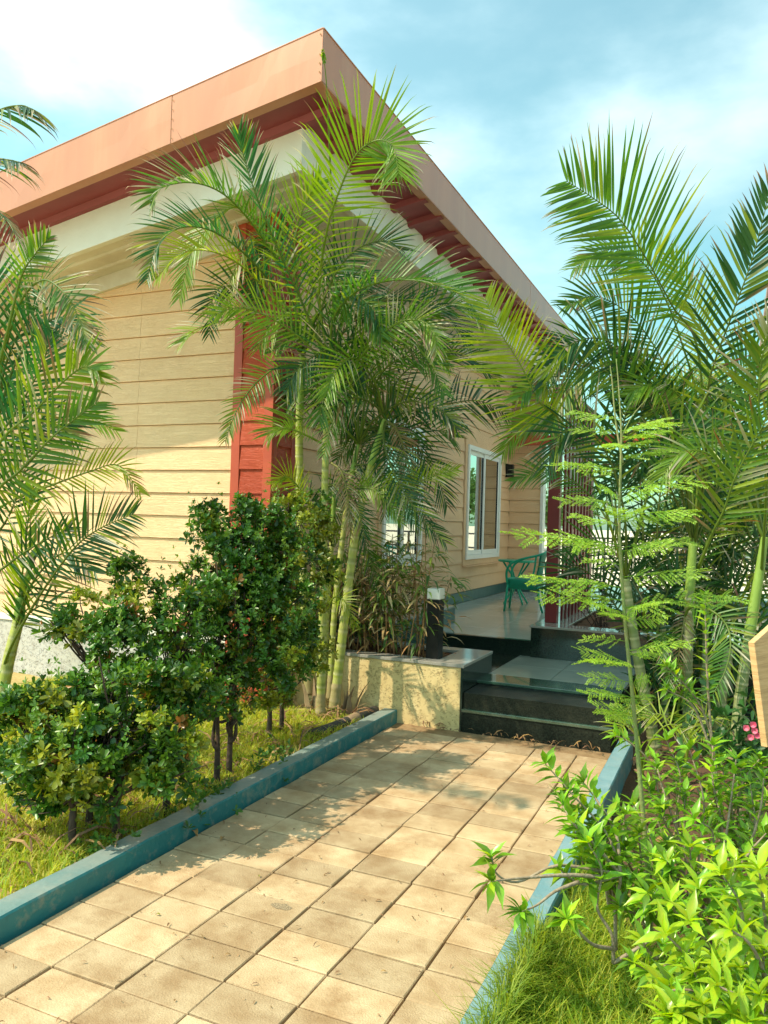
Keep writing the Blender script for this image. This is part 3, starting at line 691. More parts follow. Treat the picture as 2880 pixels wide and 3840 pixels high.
# ------------------------------------------------------------------ palms
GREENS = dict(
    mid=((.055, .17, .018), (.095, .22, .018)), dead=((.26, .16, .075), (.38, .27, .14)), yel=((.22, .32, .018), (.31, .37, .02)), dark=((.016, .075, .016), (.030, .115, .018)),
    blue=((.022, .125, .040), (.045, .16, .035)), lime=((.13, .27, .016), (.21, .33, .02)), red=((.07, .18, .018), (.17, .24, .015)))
DRY = [(.50, .40, .26), (.34, .20, .11), (.58, .50, .38), (.20, .09, .06)]
def lerp(a, b, t): return tuple(x + (y - x) * t for x, y in zip(a, b))
def frond(parent, pts, L, n=34, w=.021, tone='mid', face=.6, up=1.0, t0=.2, droop=.5, dry=.12, beta=18, fwd=(62, 26), asym=1.0, r0=.011, seed=0, label=None, curl=.5):
    """one pinnate frond: rachis through pts, two rows of folded leaflets. face blends the blade plane from lying flat to facing the viewer's side"""
    g = random.Random(seed * 7919 + len(parent.children) * 131 + 5)
    w *= .72; S = spline(pts, 40); n = max(4, int((1 - t0) * sum((S[i + 1] - S[i]).length for i in range(39)) / (w * 1.75 + .004))); m = MB(); ca, cb = GREENS[tone]
    rc = lerp(ca, (.26, .30, .05), .55)
    m.tube(S, [r0 * (1 - .82 * i / 39) for i in range(40)], 5, cols=[rc] * 40)
    mid = S[20]; toc = (EYE - mid).normalized()
    hint = (Vector((0, 0, 1)) * (1 - face) * up + toc * face).normalized()
    vs, fs, cs = [], [], []
    for i in range(n):
        t = t0 + (1 - t0) * (i / (n - 1)) ** .93
        f = t * 39; k = min(int(f), 38); p = S[k].lerp(S[k + 1], f - k)
        T = (S[min(k + 2, 39)] - S[max(k - 1, 0)]).normalized()
        N = (hint - T * hint.dot(T)).normalized(); Sd = T.cross(N)
        u = (t - t0) / (1 - t0)
        prof = (.55 + .45 * min(1, u / .25)) * (1 - .62 * max(0, (u - .45) / .55) ** 1.3)
        al = R(fwd[0] + (fwd[1] - fwd[0]) * u)
        for s in (-1, 1):
            if g.random() < .03: continue
            ln = L * prof * g.uniform(.86, 1.08) * (asym if s > 0 else 1.0)
            bt = R(beta + g.uniform(-9, 9)); a2 = al + R(g.uniform(-5, 5))
            d = (T * math.cos(a2) + (Sd * s * math.cos(bt) + N * math.sin(bt)) * math.sin(a2)).normalized()
            q = p.copy(); seg = 8; ww = w * g.uniform(.8, 1.15) * (.7 + .3 * prof)
            c0 = lerp(ca, cb, g.random()); c0 = lerp(c0, (c0[0] * .7, c0[1] * .75, c0[2] * .7), g.random() * .5)
            if g.random() < .16: c0 = lerp(c0, (.30, .36, .03), g.uniform(.3, .9))
            isdry = g.random() < dry * (.4 + u); dc = g.choice(DRY); drytip = g.random() < .3 + dry
            tw = g.uniform(-.45, .45); o = len(vs)
            crl = curl * max(.1, g.gauss(1.4, .8)); side = Vector((g.gauss(0, 1), g.gauss(0, 1), 0)) * .05 * curl
            for j in range(seg + 1):
                v = j / seg
                wd = (T - d * T.dot(d))
                wd = wd.normalized() if wd.length > 1e-4 else N
                nn_ = d.cross(wd).normalized()
                wd = (wd * math.cos(tw) + nn_ * math.sin(tw)); nn_ = d.cross(wd)
                hw = ww * .5 * (.4, .9, 1.0, 1.0, .9, .74, .52, .28, .03)[j] * (1 - (.35 * v if isdry else 0))
                if nn_.dot(N) < 0: nn_ = -nn_
                vs += [q - wd * hw, q - nn_ * hw * .38, q + wd * hw]
                cc_ = c0
                if isdry: cc_ = lerp(c0, dc, min(1, .1 + v * 1.4))
                elif drytip and v > .7: cc_ = lerp(c0, dc, min(1, .9 * (v - .7) / .2))
                elif tone == 'red' and v > .5 and (i * 7 + s) % 3 == 0: cc_ = lerp(c0, (.33, .06, .02), min(1, (v - .5) * 2.2))
                cs += [cc_] * 3
                q = q + d * (ln / seg)
                tip_ = max(0, (v - .62) / .38)
                d = (d + Vector((0, 0, -1)) * (droop * (.03 + .10 * v) + .42 * crl * tip_) + side * tip_ * 4).normalized()
            for j in range(seg):
                a = o + j * 3; fs += [(a, a + 1, a + 4, a + 3), (a + 1, a + 2, a + 5, a + 4)]
    o = len(m.v); m.v += [tuple(v) for v in vs]; m.f += [tuple(i + o for i in f) for f in fs]; m.c += cs
    me = bpy.data.meshes.new('frond'); me.from_pydata(m.v, [], m.f)
    a_ = me.attributes.new('tint', 'FLOAT_COLOR', 'POINT'); a_.data.foreach_set('color', np.array([(*c, 1) for c in m.c], dtype=np.float32).ravel())
    me.polygons.foreach_set('use_smooth', [True] * len(me.polygons)); me.materials.append(M['frond']); me.update()
    ob = put('frond', me, parent)
    if label: ob['label'] = label
    return ob
def palm_stem(parent, pts, r0, r1, shaft=.0, ring=.09, pale=True, seed=0):
    g = random.Random(seed + 91); L_ = sum((Vector(pts[i + 1]) - Vector(pts[i])).length for i in range(len(pts) - 1))
    n = max(24, int(L_ / .013)); S = spline(pts, n); rad = []; cols = []
    ph = g.random() * ring
    for i in range(n):
        t = i / (n - 1); s = t * L_ + ph; r = r0 + (r1 - r0) * t; k = (s % ring) / ring
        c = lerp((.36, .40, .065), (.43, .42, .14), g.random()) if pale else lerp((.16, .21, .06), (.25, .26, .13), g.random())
        if t > 1 - shaft: c = (.22, .33, .055); r *= 1.12 - .25 * (t - 1 + shaft) / max(shaft, .01)
        elif k < .16: r *= 1.09; c = lerp(c, (.52, .47, .30), .6)
        elif k < .34: c = lerp(c, (.14, .16, .05), .5)
        if t < .07: c = lerp(c, (.34, .25, .14), .8); r *= 1.2 - t * 2.5
        rad.append(r); cols.append(c)
    b = MB(); b.tube(S, rad, 10, cols=cols); return b.build('stem', M['stem'], parent, smooth=True)
def sheaths(parent, base, n, seed, h=.3, spread=.12):
    g = random.Random(seed)
    for i in range(n):
        a = g.uniform(0, 6.28); p = Vector(base) + Vector((math.cos(a) * spread * g.uniform(.5, 1.2), math.sin(a) * spread * g.uniform(.5, 1.2), 0))
        hh = h * g.uniform(.5, 1.1); lean = Vector((math.cos(a), math.sin(a), 0)) * g.uniform(-.2, .5)
        q = Vector((-math.sin(a), math.cos(a), 0)) * .035; b = MB(); vs = []
        for k in range(5):
            t = k / 4; c = p + Vector((0, 0, hh * t)) + lean * hh * t * t; wv = (1, 1.1, .9, .6, .12)[k]; bow = Vector((math.cos(a), math.sin(a), 0)) * .012
            vs += [c - q * wv, c + bow * wv, c + q * wv]
        b.add(vs, [(k * 3 + j, k * 3 + j + 1, k * 3 + j + 4, k * 3 + j + 3) for k in range(4) for j in range(2)]); b.build('dry_sheath', M['paperbark'], parent, smooth=True)
def px(seq): return [at(*s) for s in seq]

# --- tall clump in the middle
pc = thing('areca_palm', 'tall clump of yellow stemmed areca palm beside the cream planter', 'palm', tuple(on_z(705, 1545)))
STEMS_C = [
    ([(692, 1552, 6.25), (697, 1350, 6.2), (700, 1150, 6.2), (704, 960, 6.15), (712, 800, 6.1)], .050, .032, .16, 1),
    ([(668, 1500, 6.5), (655, 1250, 6.5), (648, 1070, 6.45), (647, 900, 6.4), (655, 770, 6.3)], .052, .040, .22, 2),
    ([(722, 1530, 6.4), (745, 1330, 6.4), (770, 1140, 6.4), (800, 1010, 6.35), (832, 905, 6.3)], .058, .034, .24, 3),
    ([(712, 1510, 6.5), (722, 1330, 6.5), (738, 1180, 6.5), (757, 1040, 6.5), (775, 960, 6.5)], .038, .028, .2, 4),
    ([(702, 1500, 6.6), (706, 1350, 6.6), (716, 1180, 6.6), (722, 1060, 6.6)], .034, .026, .2, 5),
    ([(676, 1480, 6.6), (672, 1380, 6.6), (676, 1250, 6.6), (684, 1120, 6.6)], .036, .026, .15, 6),
    ([(655, 1470, 6.7), (650, 1400, 6.7), (640, 1290, 6.7)], .034, .03, .1, 7),
]
for p_, a_, c_, s_, k_ in STEMS_C: palm_stem(pc, px(p_), a_ * .72, c_ * .74, s_, seed=k_)
sheaths(pc, on_z(712, 1540), 12, 3, .32, .20)
F = lambda pts, L, **k: frond(pc, px(pts), L, **k)
# the big arching frond in front of the roof corner
F([(712, 800, 6.1), (690, 640, 5.9), (706, 500, 5.5), (736, 405, 5.2), (771, 332, 5.0), (815, 303, 4.9), (850, 318, 4.85), (860, 372, 4.8)], .50, n=46, w=.024, tone='lime', face=.9, t0=.16, droop=.35, dry=.05, beta=6, fwd=(58, 40), seed=1, curl=1.0)
F([(655, 770, 6.3), (620, 610, 6.0), (560, 505, 5.7), (490, 425, 5.4), (420, 395, 5.2), (350, 405, 5.0), (325, 440, 4.95)], .40, n=44, tone='mid', face=.45, t0=.2, droop=.4, dry=.25, beta=34, seed=2, curl=1.4, label='upright frond with withered white tips')
F([(655, 770, 6.3), (610, 650, 6.1), (540, 560, 5.8), (460, 500, 5.5), (390, 492, 5.3), (340, 530, 5.2), (318, 600, 5.1)], .36, n=42, tone='blue', face=.4, t0=.2, droop=.6, dry=.22, beta=34, seed=3, curl=1.3)
F([(655, 770, 6.3), (628, 700, 6.2), (570, 620, 6.0), (500, 560, 5.8), (430, 540, 5.6), (375, 560, 5.5), (340, 600, 5.4)], .36, n=40, tone='yel', face=.45, t0=.2, droop=.6, dry=.12, beta=30, seed=4)
F([(712, 800, 6.1), (668, 690, 5.9), (610, 560, 5.6), (560, 440, 5.3), (530, 350, 5.2), (515, 290, 5.1)], .36, n=40, tone='blue', face=.5, t0=.25, droop=.35, dry=.15, beta=28, seed=5)
F([(712, 800, 6.1), (680, 720, 6.0), (640, 610, 5.8), (640, 500, 5.6), (665, 430, 5.5), (690, 390, 5.4)], .36, n=40, tone='lime', face=.8, t0=.25, droop=.35, dry=.06, beta=10, seed=6)
F([(655, 770, 6.3), (600, 690, 6.2), (540, 630, 6.1), (480, 620, 6.0), (455, 660, 5.95), (452, 720, 5.9)], .30, n=34, tone='dark', face=.6, t0=.3, droop=.6, dry=.1, seed=7)
F([(712, 800, 6.1), (660, 740, 5.95), (590, 690, 5.8), (520, 665, 5.65), (460, 680, 5.5)], .34, n=36, tone='lime', face=.7, droop=.5, seed=8)
F([(704, 860, 6.1), (665, 800, 5.9), (610, 790, 5.7), (555, 825, 5.5), (512, 885, 5.35), (487, 950, 5.25)], .23, n=34, w=.017, tone='red', face=.8, t0=.28, droop=.5, dry=.22, seed=9, label='small reddish frond hanging before the red post')
F([(704, 850, 6.1), (690, 700, 6.0), (720, 600, 5.9), (770, 540, 5.8), (830, 520, 5.7), (870, 540, 5.7)], .34, n=38, tone='dark', face=.6, t0=.3, droop=.5, seed=10)
F([(712, 800, 6.1), (720, 690, 5.9), (770, 630, 5.7), (850, 605, 5.5), (930, 612, 5.4), (1000, 640, 5.3), (1040, 690, 5.2)], .44, n=48, w=.026, tone='mid', face=.45, t0=.15, droop=.45, dry=.08, beta=34, seed=11, curl=1.2)
F([(712, 800, 6.1), (740, 720, 6.0), (800, 660, 6.0), (880, 650, 5.9), (960, 680, 5.9), (1010, 740, 5.8)], .40, n=42, tone='dark', face=.4, t0=.2, droop=.6, beta=25, seed=12)
F([(749, 900, 6.2), (765, 800, 6.0), (804, 743, 5.8), (860, 697, 5.6), (906, 692, 5.5), (936, 715, 5.4), (944, 760, 5.35)], .30, n=44, w=.018, tone='lime', face=.8, t0=.2, droop=.55, dry=.5, beta=8, seed=13, label='arching frond with dried white leaflets', curl=1.6)
F([(775, 960, 6.5), (800, 860, 6.3), (830, 800, 6.1), (880, 770, 6.0), (930, 790, 5.9), (960, 850, 5.8)], .34, n=38, tone='mid', face=.6, droop=.7, dry=.1, seed=14)
F([(832, 905, 6.3), (870, 860, 6.2), (920, 850, 6.1), (958, 880, 6.0), (982, 930, 5.9)], .25, n=26, w=.026, tone='yel', face=.5, t0=.3, droop=1.2, dry=.3, seed=15, label='yellowing frond with drooping leaflets')
F([(832, 905, 6.3), (880, 890, 6.4), (970, 872, 6.6), (1035, 866, 6.8), (1090, 893, 7.0)], .42, n=44, w=.03, tone='dark', face=.75, t0=.3, droop=.7, beta=-6, seed=16)
F([(832, 905, 6.3), (860, 820, 6.4), (930, 770, 6.5), (1010, 770, 6.6), (1070, 820, 6.7)], .38, n=40, tone='dark', face=.6, t0=.25, droop=.6, seed=17)
F([(832, 905, 6.3), (830, 960, 6.2), (860, 1040, 6.1), (905, 1110, 6.0), (960, 1170, 6.0)], .30, n=34, w=.017, tone='dark', face=.75, t0=.15, droop=.6, seed=18)
F([(832, 905, 6.3), (800, 840, 6.2), (760, 850, 6.1), (720, 910, 6.0), (700, 980, 5.9)], .28, n=34, tone='mid', face=.7, droop=.6, seed=19)
F([(775, 960, 6.5), (790, 930, 6.6), (840, 925, 6.6), (900, 965, 6.6), (945, 1030, 6.6), (965, 1090, 6.6)], .36, n=40, tone='dark', face=.8, t0=.25, droop=.6, beta=0, seed=20)
F([(757, 1060, 6.5), (800, 1035, 6.3), (860, 1058, 6.2), (930, 1030, 6.1), (985, 1015, 6.0)], .24, n=34, w=.014, tone='yel', face=.8, t0=.2, droop=.5, seed=21)
F([(722, 1060, 6.6), (760, 1010, 6.5), (810, 1010, 6.4), (860, 1070, 6.4), (900, 1140, 6.3)], .30, n=36, w=.015, tone='dark', face=.8, droop=.6, seed=22)
F([(722, 1060, 6.6), (750, 1060, 6.3), (800, 1055, 6.2), (840, 1090, 6.1), (868, 1130, 6.05)], .20, n=30, w=.014, tone='lime', face=.8, droop=.6, dry=.2, seed=23)
F([(684, 1120, 6.6), (650, 1060, 6.3), (620, 1030, 6.2), (590, 1045, 6.1)], .22, n=28, w=.016, tone='yel', face=.7, droop=.5, seed=24)
F([(684, 1120, 6.6), (700, 1060, 6.4), (740, 1050, 6.3), (775, 1110, 6.2), (790, 1170, 6.2)], .24, n=30, w=.015, tone='dark', face=.8, droop=.6, seed=25)
F([(700, 960, 6.1), (660, 940, 5.95), (620, 925, 5.85), (590, 935, 5.8)], .12, n=16, w=.012, tone='lime', face=.7, droop=.5, seed=26)
F([(700, 1330, 6.4), (722, 1290, 6.3), (745, 1300, 6.2), (765, 1350, 6.2)], .20, n=24, w=.014, tone='yel', face=.8, droop=.5, seed=27)
F([(712, 800, 6.1), (722, 560, 5.9), (712, 330, 5.4), (705, 180, 5.0), (697, 110, 4.85)], .02, n=8, w=.05, tone='mid', face=.7, t0=.9, r0=.010, droop=.2, seed=28, label='unopened spear frond standing straight up')
F([(775, 960, 6.5), (770, 840, 6.4), (745, 760, 6.3), (700, 720, 6.2), (640, 720, 6.1), (590, 760, 6.0)], .32, n=36, tone='mid', face=.6, droop=.6, seed=29)
F([(832, 905, 6.3), (850, 760, 6.2), (900, 690, 6.1), (960, 660, 6.0), (1020, 670, 5.9)], .36, n=38, tone='mid', face=.7, droop=.5, seed=30)
for i, (x, y, d_) in enumerate([(690, 1140, 6.7), (760, 1100, 6.8), (830, 990, 6.9), (735, 960, 6.8), (880, 990, 7.0), (700, 900, 6.7), (805, 880, 6.9)]):
    for q in range(2):
        dx = rng.uniform(-150, 170); dy = rng.uniform(-60, 150)
        F([(x, y, d_), (x + dx * .3, y - 60 + dy * .1, d_), (x + dx * .7, y - 40 + dy * .5, d_), (x + dx, y + 20 + dy, d_)], .32, n=32, w=.02, tone='dark' if q else 'mid', face=.7, droop=.6, seed=40 + i * 3 + q)

for i in range(26):
    x0_, y0_, d_ = [(712, 800, 6.1), (655, 770, 6.3), (832, 905, 6.3), (775, 960, 6.5)][i % 4]
    dx = rng.choice((-1, 1)) * rng.uniform(70, 260) * (1 if i % 4 < 2 else .8); up_ = rng.uniform(60, 330) * (1 if i % 4 < 2 else .55); dz = rng.uniform(-.7, .4)
    F([(x0_, y0_, d_), (x0_ + dx * .2, y0_ - up_ * .6, d_ + dz * .3), (x0_ + dx * .6, y0_ - up_, d_ + dz * .7), (x0_ + dx, y0_ - up_ * .75, d_ + dz), (x0_ + dx * 1.15, y0_ - up_ * .4, d_ + dz * 1.1)], .34, w=.022, tone=rng.choice(['lime', 'mid', 'yel', 'mid', 'blue', 'dark']), face=rng.uniform(.35, .8), beta=rng.uniform(5, 30), t0=.28, droop=.55, dry=rng.choice((.05, .1, .3)), seed=200 + i, curl=1.1)

F([(716, 1000, 6.05), (738, 1020, 5.95), (752, 1080, 5.9), (757, 1160, 5.9)], .18, w=.015, tone='dead', face=.6, droop=1.5, dry=.6, seed=341, label='dead brown frond hanging beside the stems')
F([(832, 905, 6.3), (858, 930, 6.2), (876, 990, 6.2), (884, 1080, 6.2)], .20, w=.016, tone='dead', face=.6, droop=1.2, dry=.4, seed=342, label='drooping half dead frond')

# --- palm at the left edge of the frame
plm = thing('areca_palm', 'broad leaved areca palm by the grey plinth, beyond the first hedge shrub', 'palm', tuple(on_z(-8, 1560)))
palm_stem(plm, px([(-6, 1560, 5.0), (18, 1430, 5.0), (40, 1340, 5.0), (45, 1290, 5.0)]), .04, .03, .3, seed=31)
palm_stem(plm, px([(-40, 1600, 5.0), (-50, 1300, 5.0), (-40, 1080, 5.0), (-20, 960, 5.0)]), .045, .035, .3, seed=32)
F = lambda pts, L, **k: frond(plm, px(pts), L, **k)
F([(-40, 1120, 4.9), (0, 1053, 4.6), (42, 1018, 4.5), (104, 953, 4.4), (158, 908, 4.3), (206, 872, 4.25)], .34, n=40, w=.032, tone='mid', face=.85, t0=.1, droop=.3, dry=.12, beta=0, asym=1, seed=51)
F([(-40, 1060, 5.0), (0, 955, 4.8), (75, 887, 4.7), (137, 824, 4.6), (180, 793, 4.55), (206, 800, 4.5)], .38, n=44, w=.03, tone='lime', face=.85, t0=.1, droop=.4, dry=.14, beta=4, seed=52, curl=1.5)
F([(8, 1440, 5.0), (30, 1385, 4.8), (83, 1291, 4.6), (158, 1187, 4.4), (217, 1141, 4.3), (285, 1112, 4.2)], .37, n=46, w=.022, tone='dark', face=.88, t0=.28, droop=.4, dry=.05, beta=4, fwd=(66, 30), seed=53)
F([(-30, 960, 5.0), (10, 760, 4.9), (45, 650, 4.8), (95, 605, 4.7), (145, 640, 4.6), (172, 695, 4.55), (186, 740, 4.5)], .30, n=46, w=.018, tone='mid', face=.7, t0=.3, droop=.7, dry=.55, seed=54, label='arching frond with withered curly tips', curl=1.6)
F([(-30, 900, 4.9), (15, 720, 4.7), (45, 600, 4.6), (75, 550, 4.55), (105, 515, 4.5)], .20, n=24, w=.02, tone='mid', face=.7, t0=.45, droop=.4, dry=.2, seed=55)
F([(-120, 420, 4.0), (-60, 275, 3.9), (0, 238, 3.8), (45, 228, 3.75), (70, 236, 3.7)], .27, n=30, w=.024, tone='dark', face=.25, beta=-25, t0=.2, droop=1.5, dry=.3, seed=56, curl=1.8)
F([(-150, 480, 4.2), (-90, 380, 4.1), (-30, 345, 4.0), (15, 345, 3.95), (50, 352, 3.9)], .28, n=30, w=.02, tone='dark', face=.25, beta=-25, t0=.2, droop=1.5, dry=.5, seed=57, curl=1.8)
F([(-150, 560, 4.4), (-90, 470, 4.3), (-40, 440, 4.2), (10, 470, 4.1), (40, 520, 4.0)], .26, n=26, w=.014, tone='dark', face=.25, beta=-25, t0=.2, droop=1.5, dry=.9, seed=58, curl=1.8, label='withered frond with curled dry leaflets')
F([(-20, 960, 5.0), (5, 820, 5.0), (-10, 640, 4.9), (-30, 560, 4.9)], .40, n=34, w=.03, tone='blue', face=.8, droop=.3, seed=59)
F([(20, 1430, 5.0), (35, 1330, 5.0), (48, 1240, 5.0), (58, 1150, 5.0), (66, 1060, 5.0)], .30, n=30, w=.03, tone='lime', face=.75, t0=.22, droop=.2, dry=.05, beta=30, fwd=(40, 22), seed=60, label='young upright bright green frond')
F([(-40, 1120, 5.2), (30, 1080, 5.3), (120, 1045, 5.3), (190, 1020, 5.3), (255, 1005, 5.3), (300, 1060, 5.3)], .26, n=36, w=.02, tone='yel', face=.75, droop=.5, dry=.1, seed=61)
F([(-40, 1060, 5.2), (40, 1000, 5.3), (110, 930, 5.3), (180, 900, 5.3), (250, 930, 5.3)], .28, n=36, w=.02, tone='lime', face=.75, droop=.7, dry=.2, seed=62)
F([(-40, 1250, 4.8), (0, 1232, 4.7), (50, 1195, 4.6), (110, 1160, 4.5), (150, 1140, 4.5)], .24, n=24, w=.02, tone='dark', face=.8, droop=.6, seed=63)
F([(-40, 1100, 5.0), (-20, 980, 4.9), (40, 880, 4.9), (90, 790, 4.8), (110, 720, 4.8)], .36, n=36, w=.026, tone='blue', face=.8, droop=.4, seed=64)
F([(-50, 1200, 5.2), (10, 1130, 5.2), (40, 1060, 5.2), (60, 990, 5.2)], .34, n=30, w=.026, tone='dark', face=.7, droop=.3, seed=65)
F([(45, 1290, 5.0), (75, 1200, 5.1), (105, 1190, 5.2), (115, 1230, 5.2), (122, 1300, 5.2)], .05, n=10, w=.01, tone='dark', face=.7, t0=.7, r0=.02, dry=1, seed=66, label='bent dry brown leaf stalk')

for i in range(6):
    x0_, y0_, d_ = [(-20, 960, 5.0), (-40, 1100, 5.0), (20, 1400, 5.0)][i % 3]
    dx = rng.uniform(60, 230); up_ = rng.uniform(40, 330) * (1 if i % 3 < 2 else .8); dz = rng.uniform(-.3, .5)
    F([(x0_, y0_, d_), (x0_ + dx * .25, y0_ - up_ * .65, d_ + dz * .3), (x0_ + dx * .65, y0_ - up_, d_ + dz * .7), (x0_ + dx, y0_ - up_ * .8, d_ + dz)], .32, w=.026, tone=rng.choice(['lime', 'mid', 'dark', 'blue']), face=rng.uniform(.5, .85), beta=rng.uniform(5, 25), t0=.28, droop=.5, dry=rng.choice((.05, .1, .35)), seed=240 + i, curl=1.2)

# --- dark clump to the right of the steps
prm = thing('areca_palm', 'dark green areca palm clump behind the feathery sapling', 'palm', tuple(on_z(1487, 1610)))
for p_, a_, c_, s_, k_ in [
    ([(1487, 1620, 6.1), (1485, 1500, 6.1), (1487, 1380, 6.1), (1492, 1250, 6.1), (1500, 1130, 6.1)], .050, .040, .30, 71),
    ([(1420, 1640, 5.9), (1405, 1560, 5.9), (1385, 1460, 5.9), (1366, 1350, 5.9), (1352, 1250, 5.9)], .062, .036, .0, 72),
    ([(1585, 1640, 5.2), (1600, 1500, 5.2), (1616, 1390, 5.2), (1640, 1240, 5.2), (1652, 1160, 5.2)], .052, .034, .45, 73),
    ([(1520, 1600, 6.6), (1522, 1450, 6.6), (1526, 1300, 6.6)], .035, .03, .2, 74),
    ([(1436, 1560, 6.6), (1434, 1440, 6.6), (1430, 1300, 6.6)], .04, .03, .0, 75),
    ([(1545, 1640, 5.8), (1560, 1500, 5.8), (1575, 1400, 5.8)], .05, .04, .0, 76)]:
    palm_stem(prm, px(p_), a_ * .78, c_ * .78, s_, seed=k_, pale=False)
F = lambda pts, L, **k: frond(prm, px(pts), L, **k)
F([(1500, 1180, 6.1), (1520, 950, 6.0), (1505, 745, 5.8), (1454, 663, 5.7), (1397, 560, 5.55), (1340, 475, 5.4), (1283, 429, 5.3), (1226, 392, 5.2)], .54, n=54, w=.034, tone='mid', face=.9, t0=.40, droop=.22, dry=.04, beta=4, fwd=(58, 40), asym=1.25, seed=81, curl=.9)
F([(1500, 1180, 6.1), (1525, 1000, 5.7), (1530, 834, 5.4), (1583, 676, 5.1), (1625, 560, 4.95), (1664, 410, 4.8)], .42, n=48, w=.036, tone='dark', face=.9, t0=.35, droop=.15, dry=.06, beta=0, fwd=(55, 30), seed=82, curl=.8)
F([(1500, 1180, 6.1), (1510, 900, 6.2), (1471, 735, 6.1), (1420, 610, 6.0), (1369, 552, 5.9), (1308, 540, 5.8), (1240, 580, 5.7)], .36, n=46, w=.024, tone='lime', face=.7, t0=.4, droop=.7, dry=.06, beta=6, seed=83)
F([(1352, 1250, 5.9), (1290, 1050, 5.7), (1210, 909, 5.45), (1166, 868, 5.35), (1124, 787, 5.25), (1082, 720, 5.15), (1049, 648, 5.1)], .50, n=56, w=.026, tone='yel', face=.92, t0=.36, droop=.22, dry=.03, beta=2, fwd=(66, 44), asym=.8, seed=84, label='large yellow green frond reaching over the terrace')
F([(1352, 1250, 5.9), (1400, 1050, 5.8), (1390, 900, 5.7), (1340, 820, 5.6), (1260, 790, 5.5), (1190, 800, 5.4), (1120, 860, 5.3)], .40, n=46, w=.028, tone='mid', face=.75, t0=.32, droop=.6, dry=.16, seed=85, curl=1.4)
F([(1500, 1180, 6.1), (1470, 980, 5.9), (1420, 850, 5.7), (1350, 760, 5.6), (1280, 730, 5.5), (1210, 760, 5.4), (1180, 820, 5.3)], .42, n=48, w=.028, tone='dark', face=.75, t0=.3, droop=.55, dry=.1, seed=86, curl=1.2)
F([(1500, 1200, 6.1), (1470, 1050, 6.0), (1440, 920, 5.9), (1390, 830, 5.8), (1330, 790, 5.7)], .42, n=44, w=.03, tone='dark', face=.8, t0=.25, droop=.45, seed=87)
F([(1509, 1225, 5.0), (1540, 1150, 4.8), (1564, 1102, 4.7), (1587, 1034, 4.6), (1625, 960, 4.5), (1662, 895, 4.4)], .36, n=40, w=.030, tone='red', face=.88, t0=.2, droop=.2, dry=.14, beta=4, fwd=(60, 34), seed=88, label='frond with leaflets turning orange red')
F([(1645, 1240, 5.2), (1655, 1050, 4.8), (1640, 900, 4.6), (1645, 780, 4.5), (1670, 690, 4.4)], .38, n=40, w=.03, tone='red', face=.8, t0=.3, droop=.3, dry=.3, seed=89)
F([(1480, 1330, 5.6), (1494, 1311, 5.5), (1535, 1318, 5.3), (1569, 1350, 5.2), (1578, 1395, 5.1), (1566, 1450, 5.0), (1540, 1500, 4.95)], .24, n=40, w=.020, tone='mid', face=.85, t0=.12, droop=.3, beta=6, fwd=(62, 40), seed=90, label='drooping frond near the timber board')
F([(1500, 1180, 6.1), (1515, 1000, 5.9), (1480, 880, 5.8), (1450, 840, 5.7), (1400, 830, 5.6), (1360, 850, 5.6)], .34, n=40, tone='lime', face=.7, t0=.4, droop=.8, seed=91)
F([(1500, 1180, 6.1), (1560, 1020, 6.0), (1600, 900, 5.9), (1650, 800, 5.8)], .42, n=40, w=.03, tone='dark', face=.85, droop=.25, seed=92)
F([(1352, 1250, 5.9), (1320, 1080, 6.2), (1270, 960, 6.3), (1200, 900, 6.4), (1130, 920, 6.4), (1085, 980, 6.4)], .36, n=44, w=.022, tone='lime', face=.75, t0=.3, droop=.7, dry=.06, seed=93)
F([(1352, 1250, 5.9), (1310, 1120, 6.0), (1240, 1040, 6.1), (1170, 1020, 6.1), (1110, 1040, 6.1)], .26, n=36, w=.018, tone='mid', face=.7, t0=.3, droop=.8, dry=.1, seed=94)
F([(1352, 1280, 5.9), (1330, 1100, 5.9), (1340, 950, 5.8), (1360, 850, 5.7), (1340, 760, 5.6)], .40, n=40, w=.028, tone='dark', face=.75, droop=.4, seed=95)
F([(1430, 1320, 6.6), (1420, 1150, 6.6), (1440, 1000, 6.6), (1500, 900, 6.6), (1560, 860, 6.6)], .42, n=40, w=.03, tone='dark', face=.7, droop=.5, seed=96)
F([(1652, 1170, 5.2), (1600, 1050, 5.2), (1530, 980, 5.2), (1470, 980, 5.2), (1430, 1030, 5.2)], .34, n=38, w=.022, tone='lime', face=.7, droop=.9, dry=.2, seed=97)
F([(1652, 1170, 5.2), (1620, 1020, 5.3), (1570, 930, 5.4), (1500, 900, 5.5)], .36, n=36, w=.026, tone='dark', face=.75, droop=.5, seed=98)
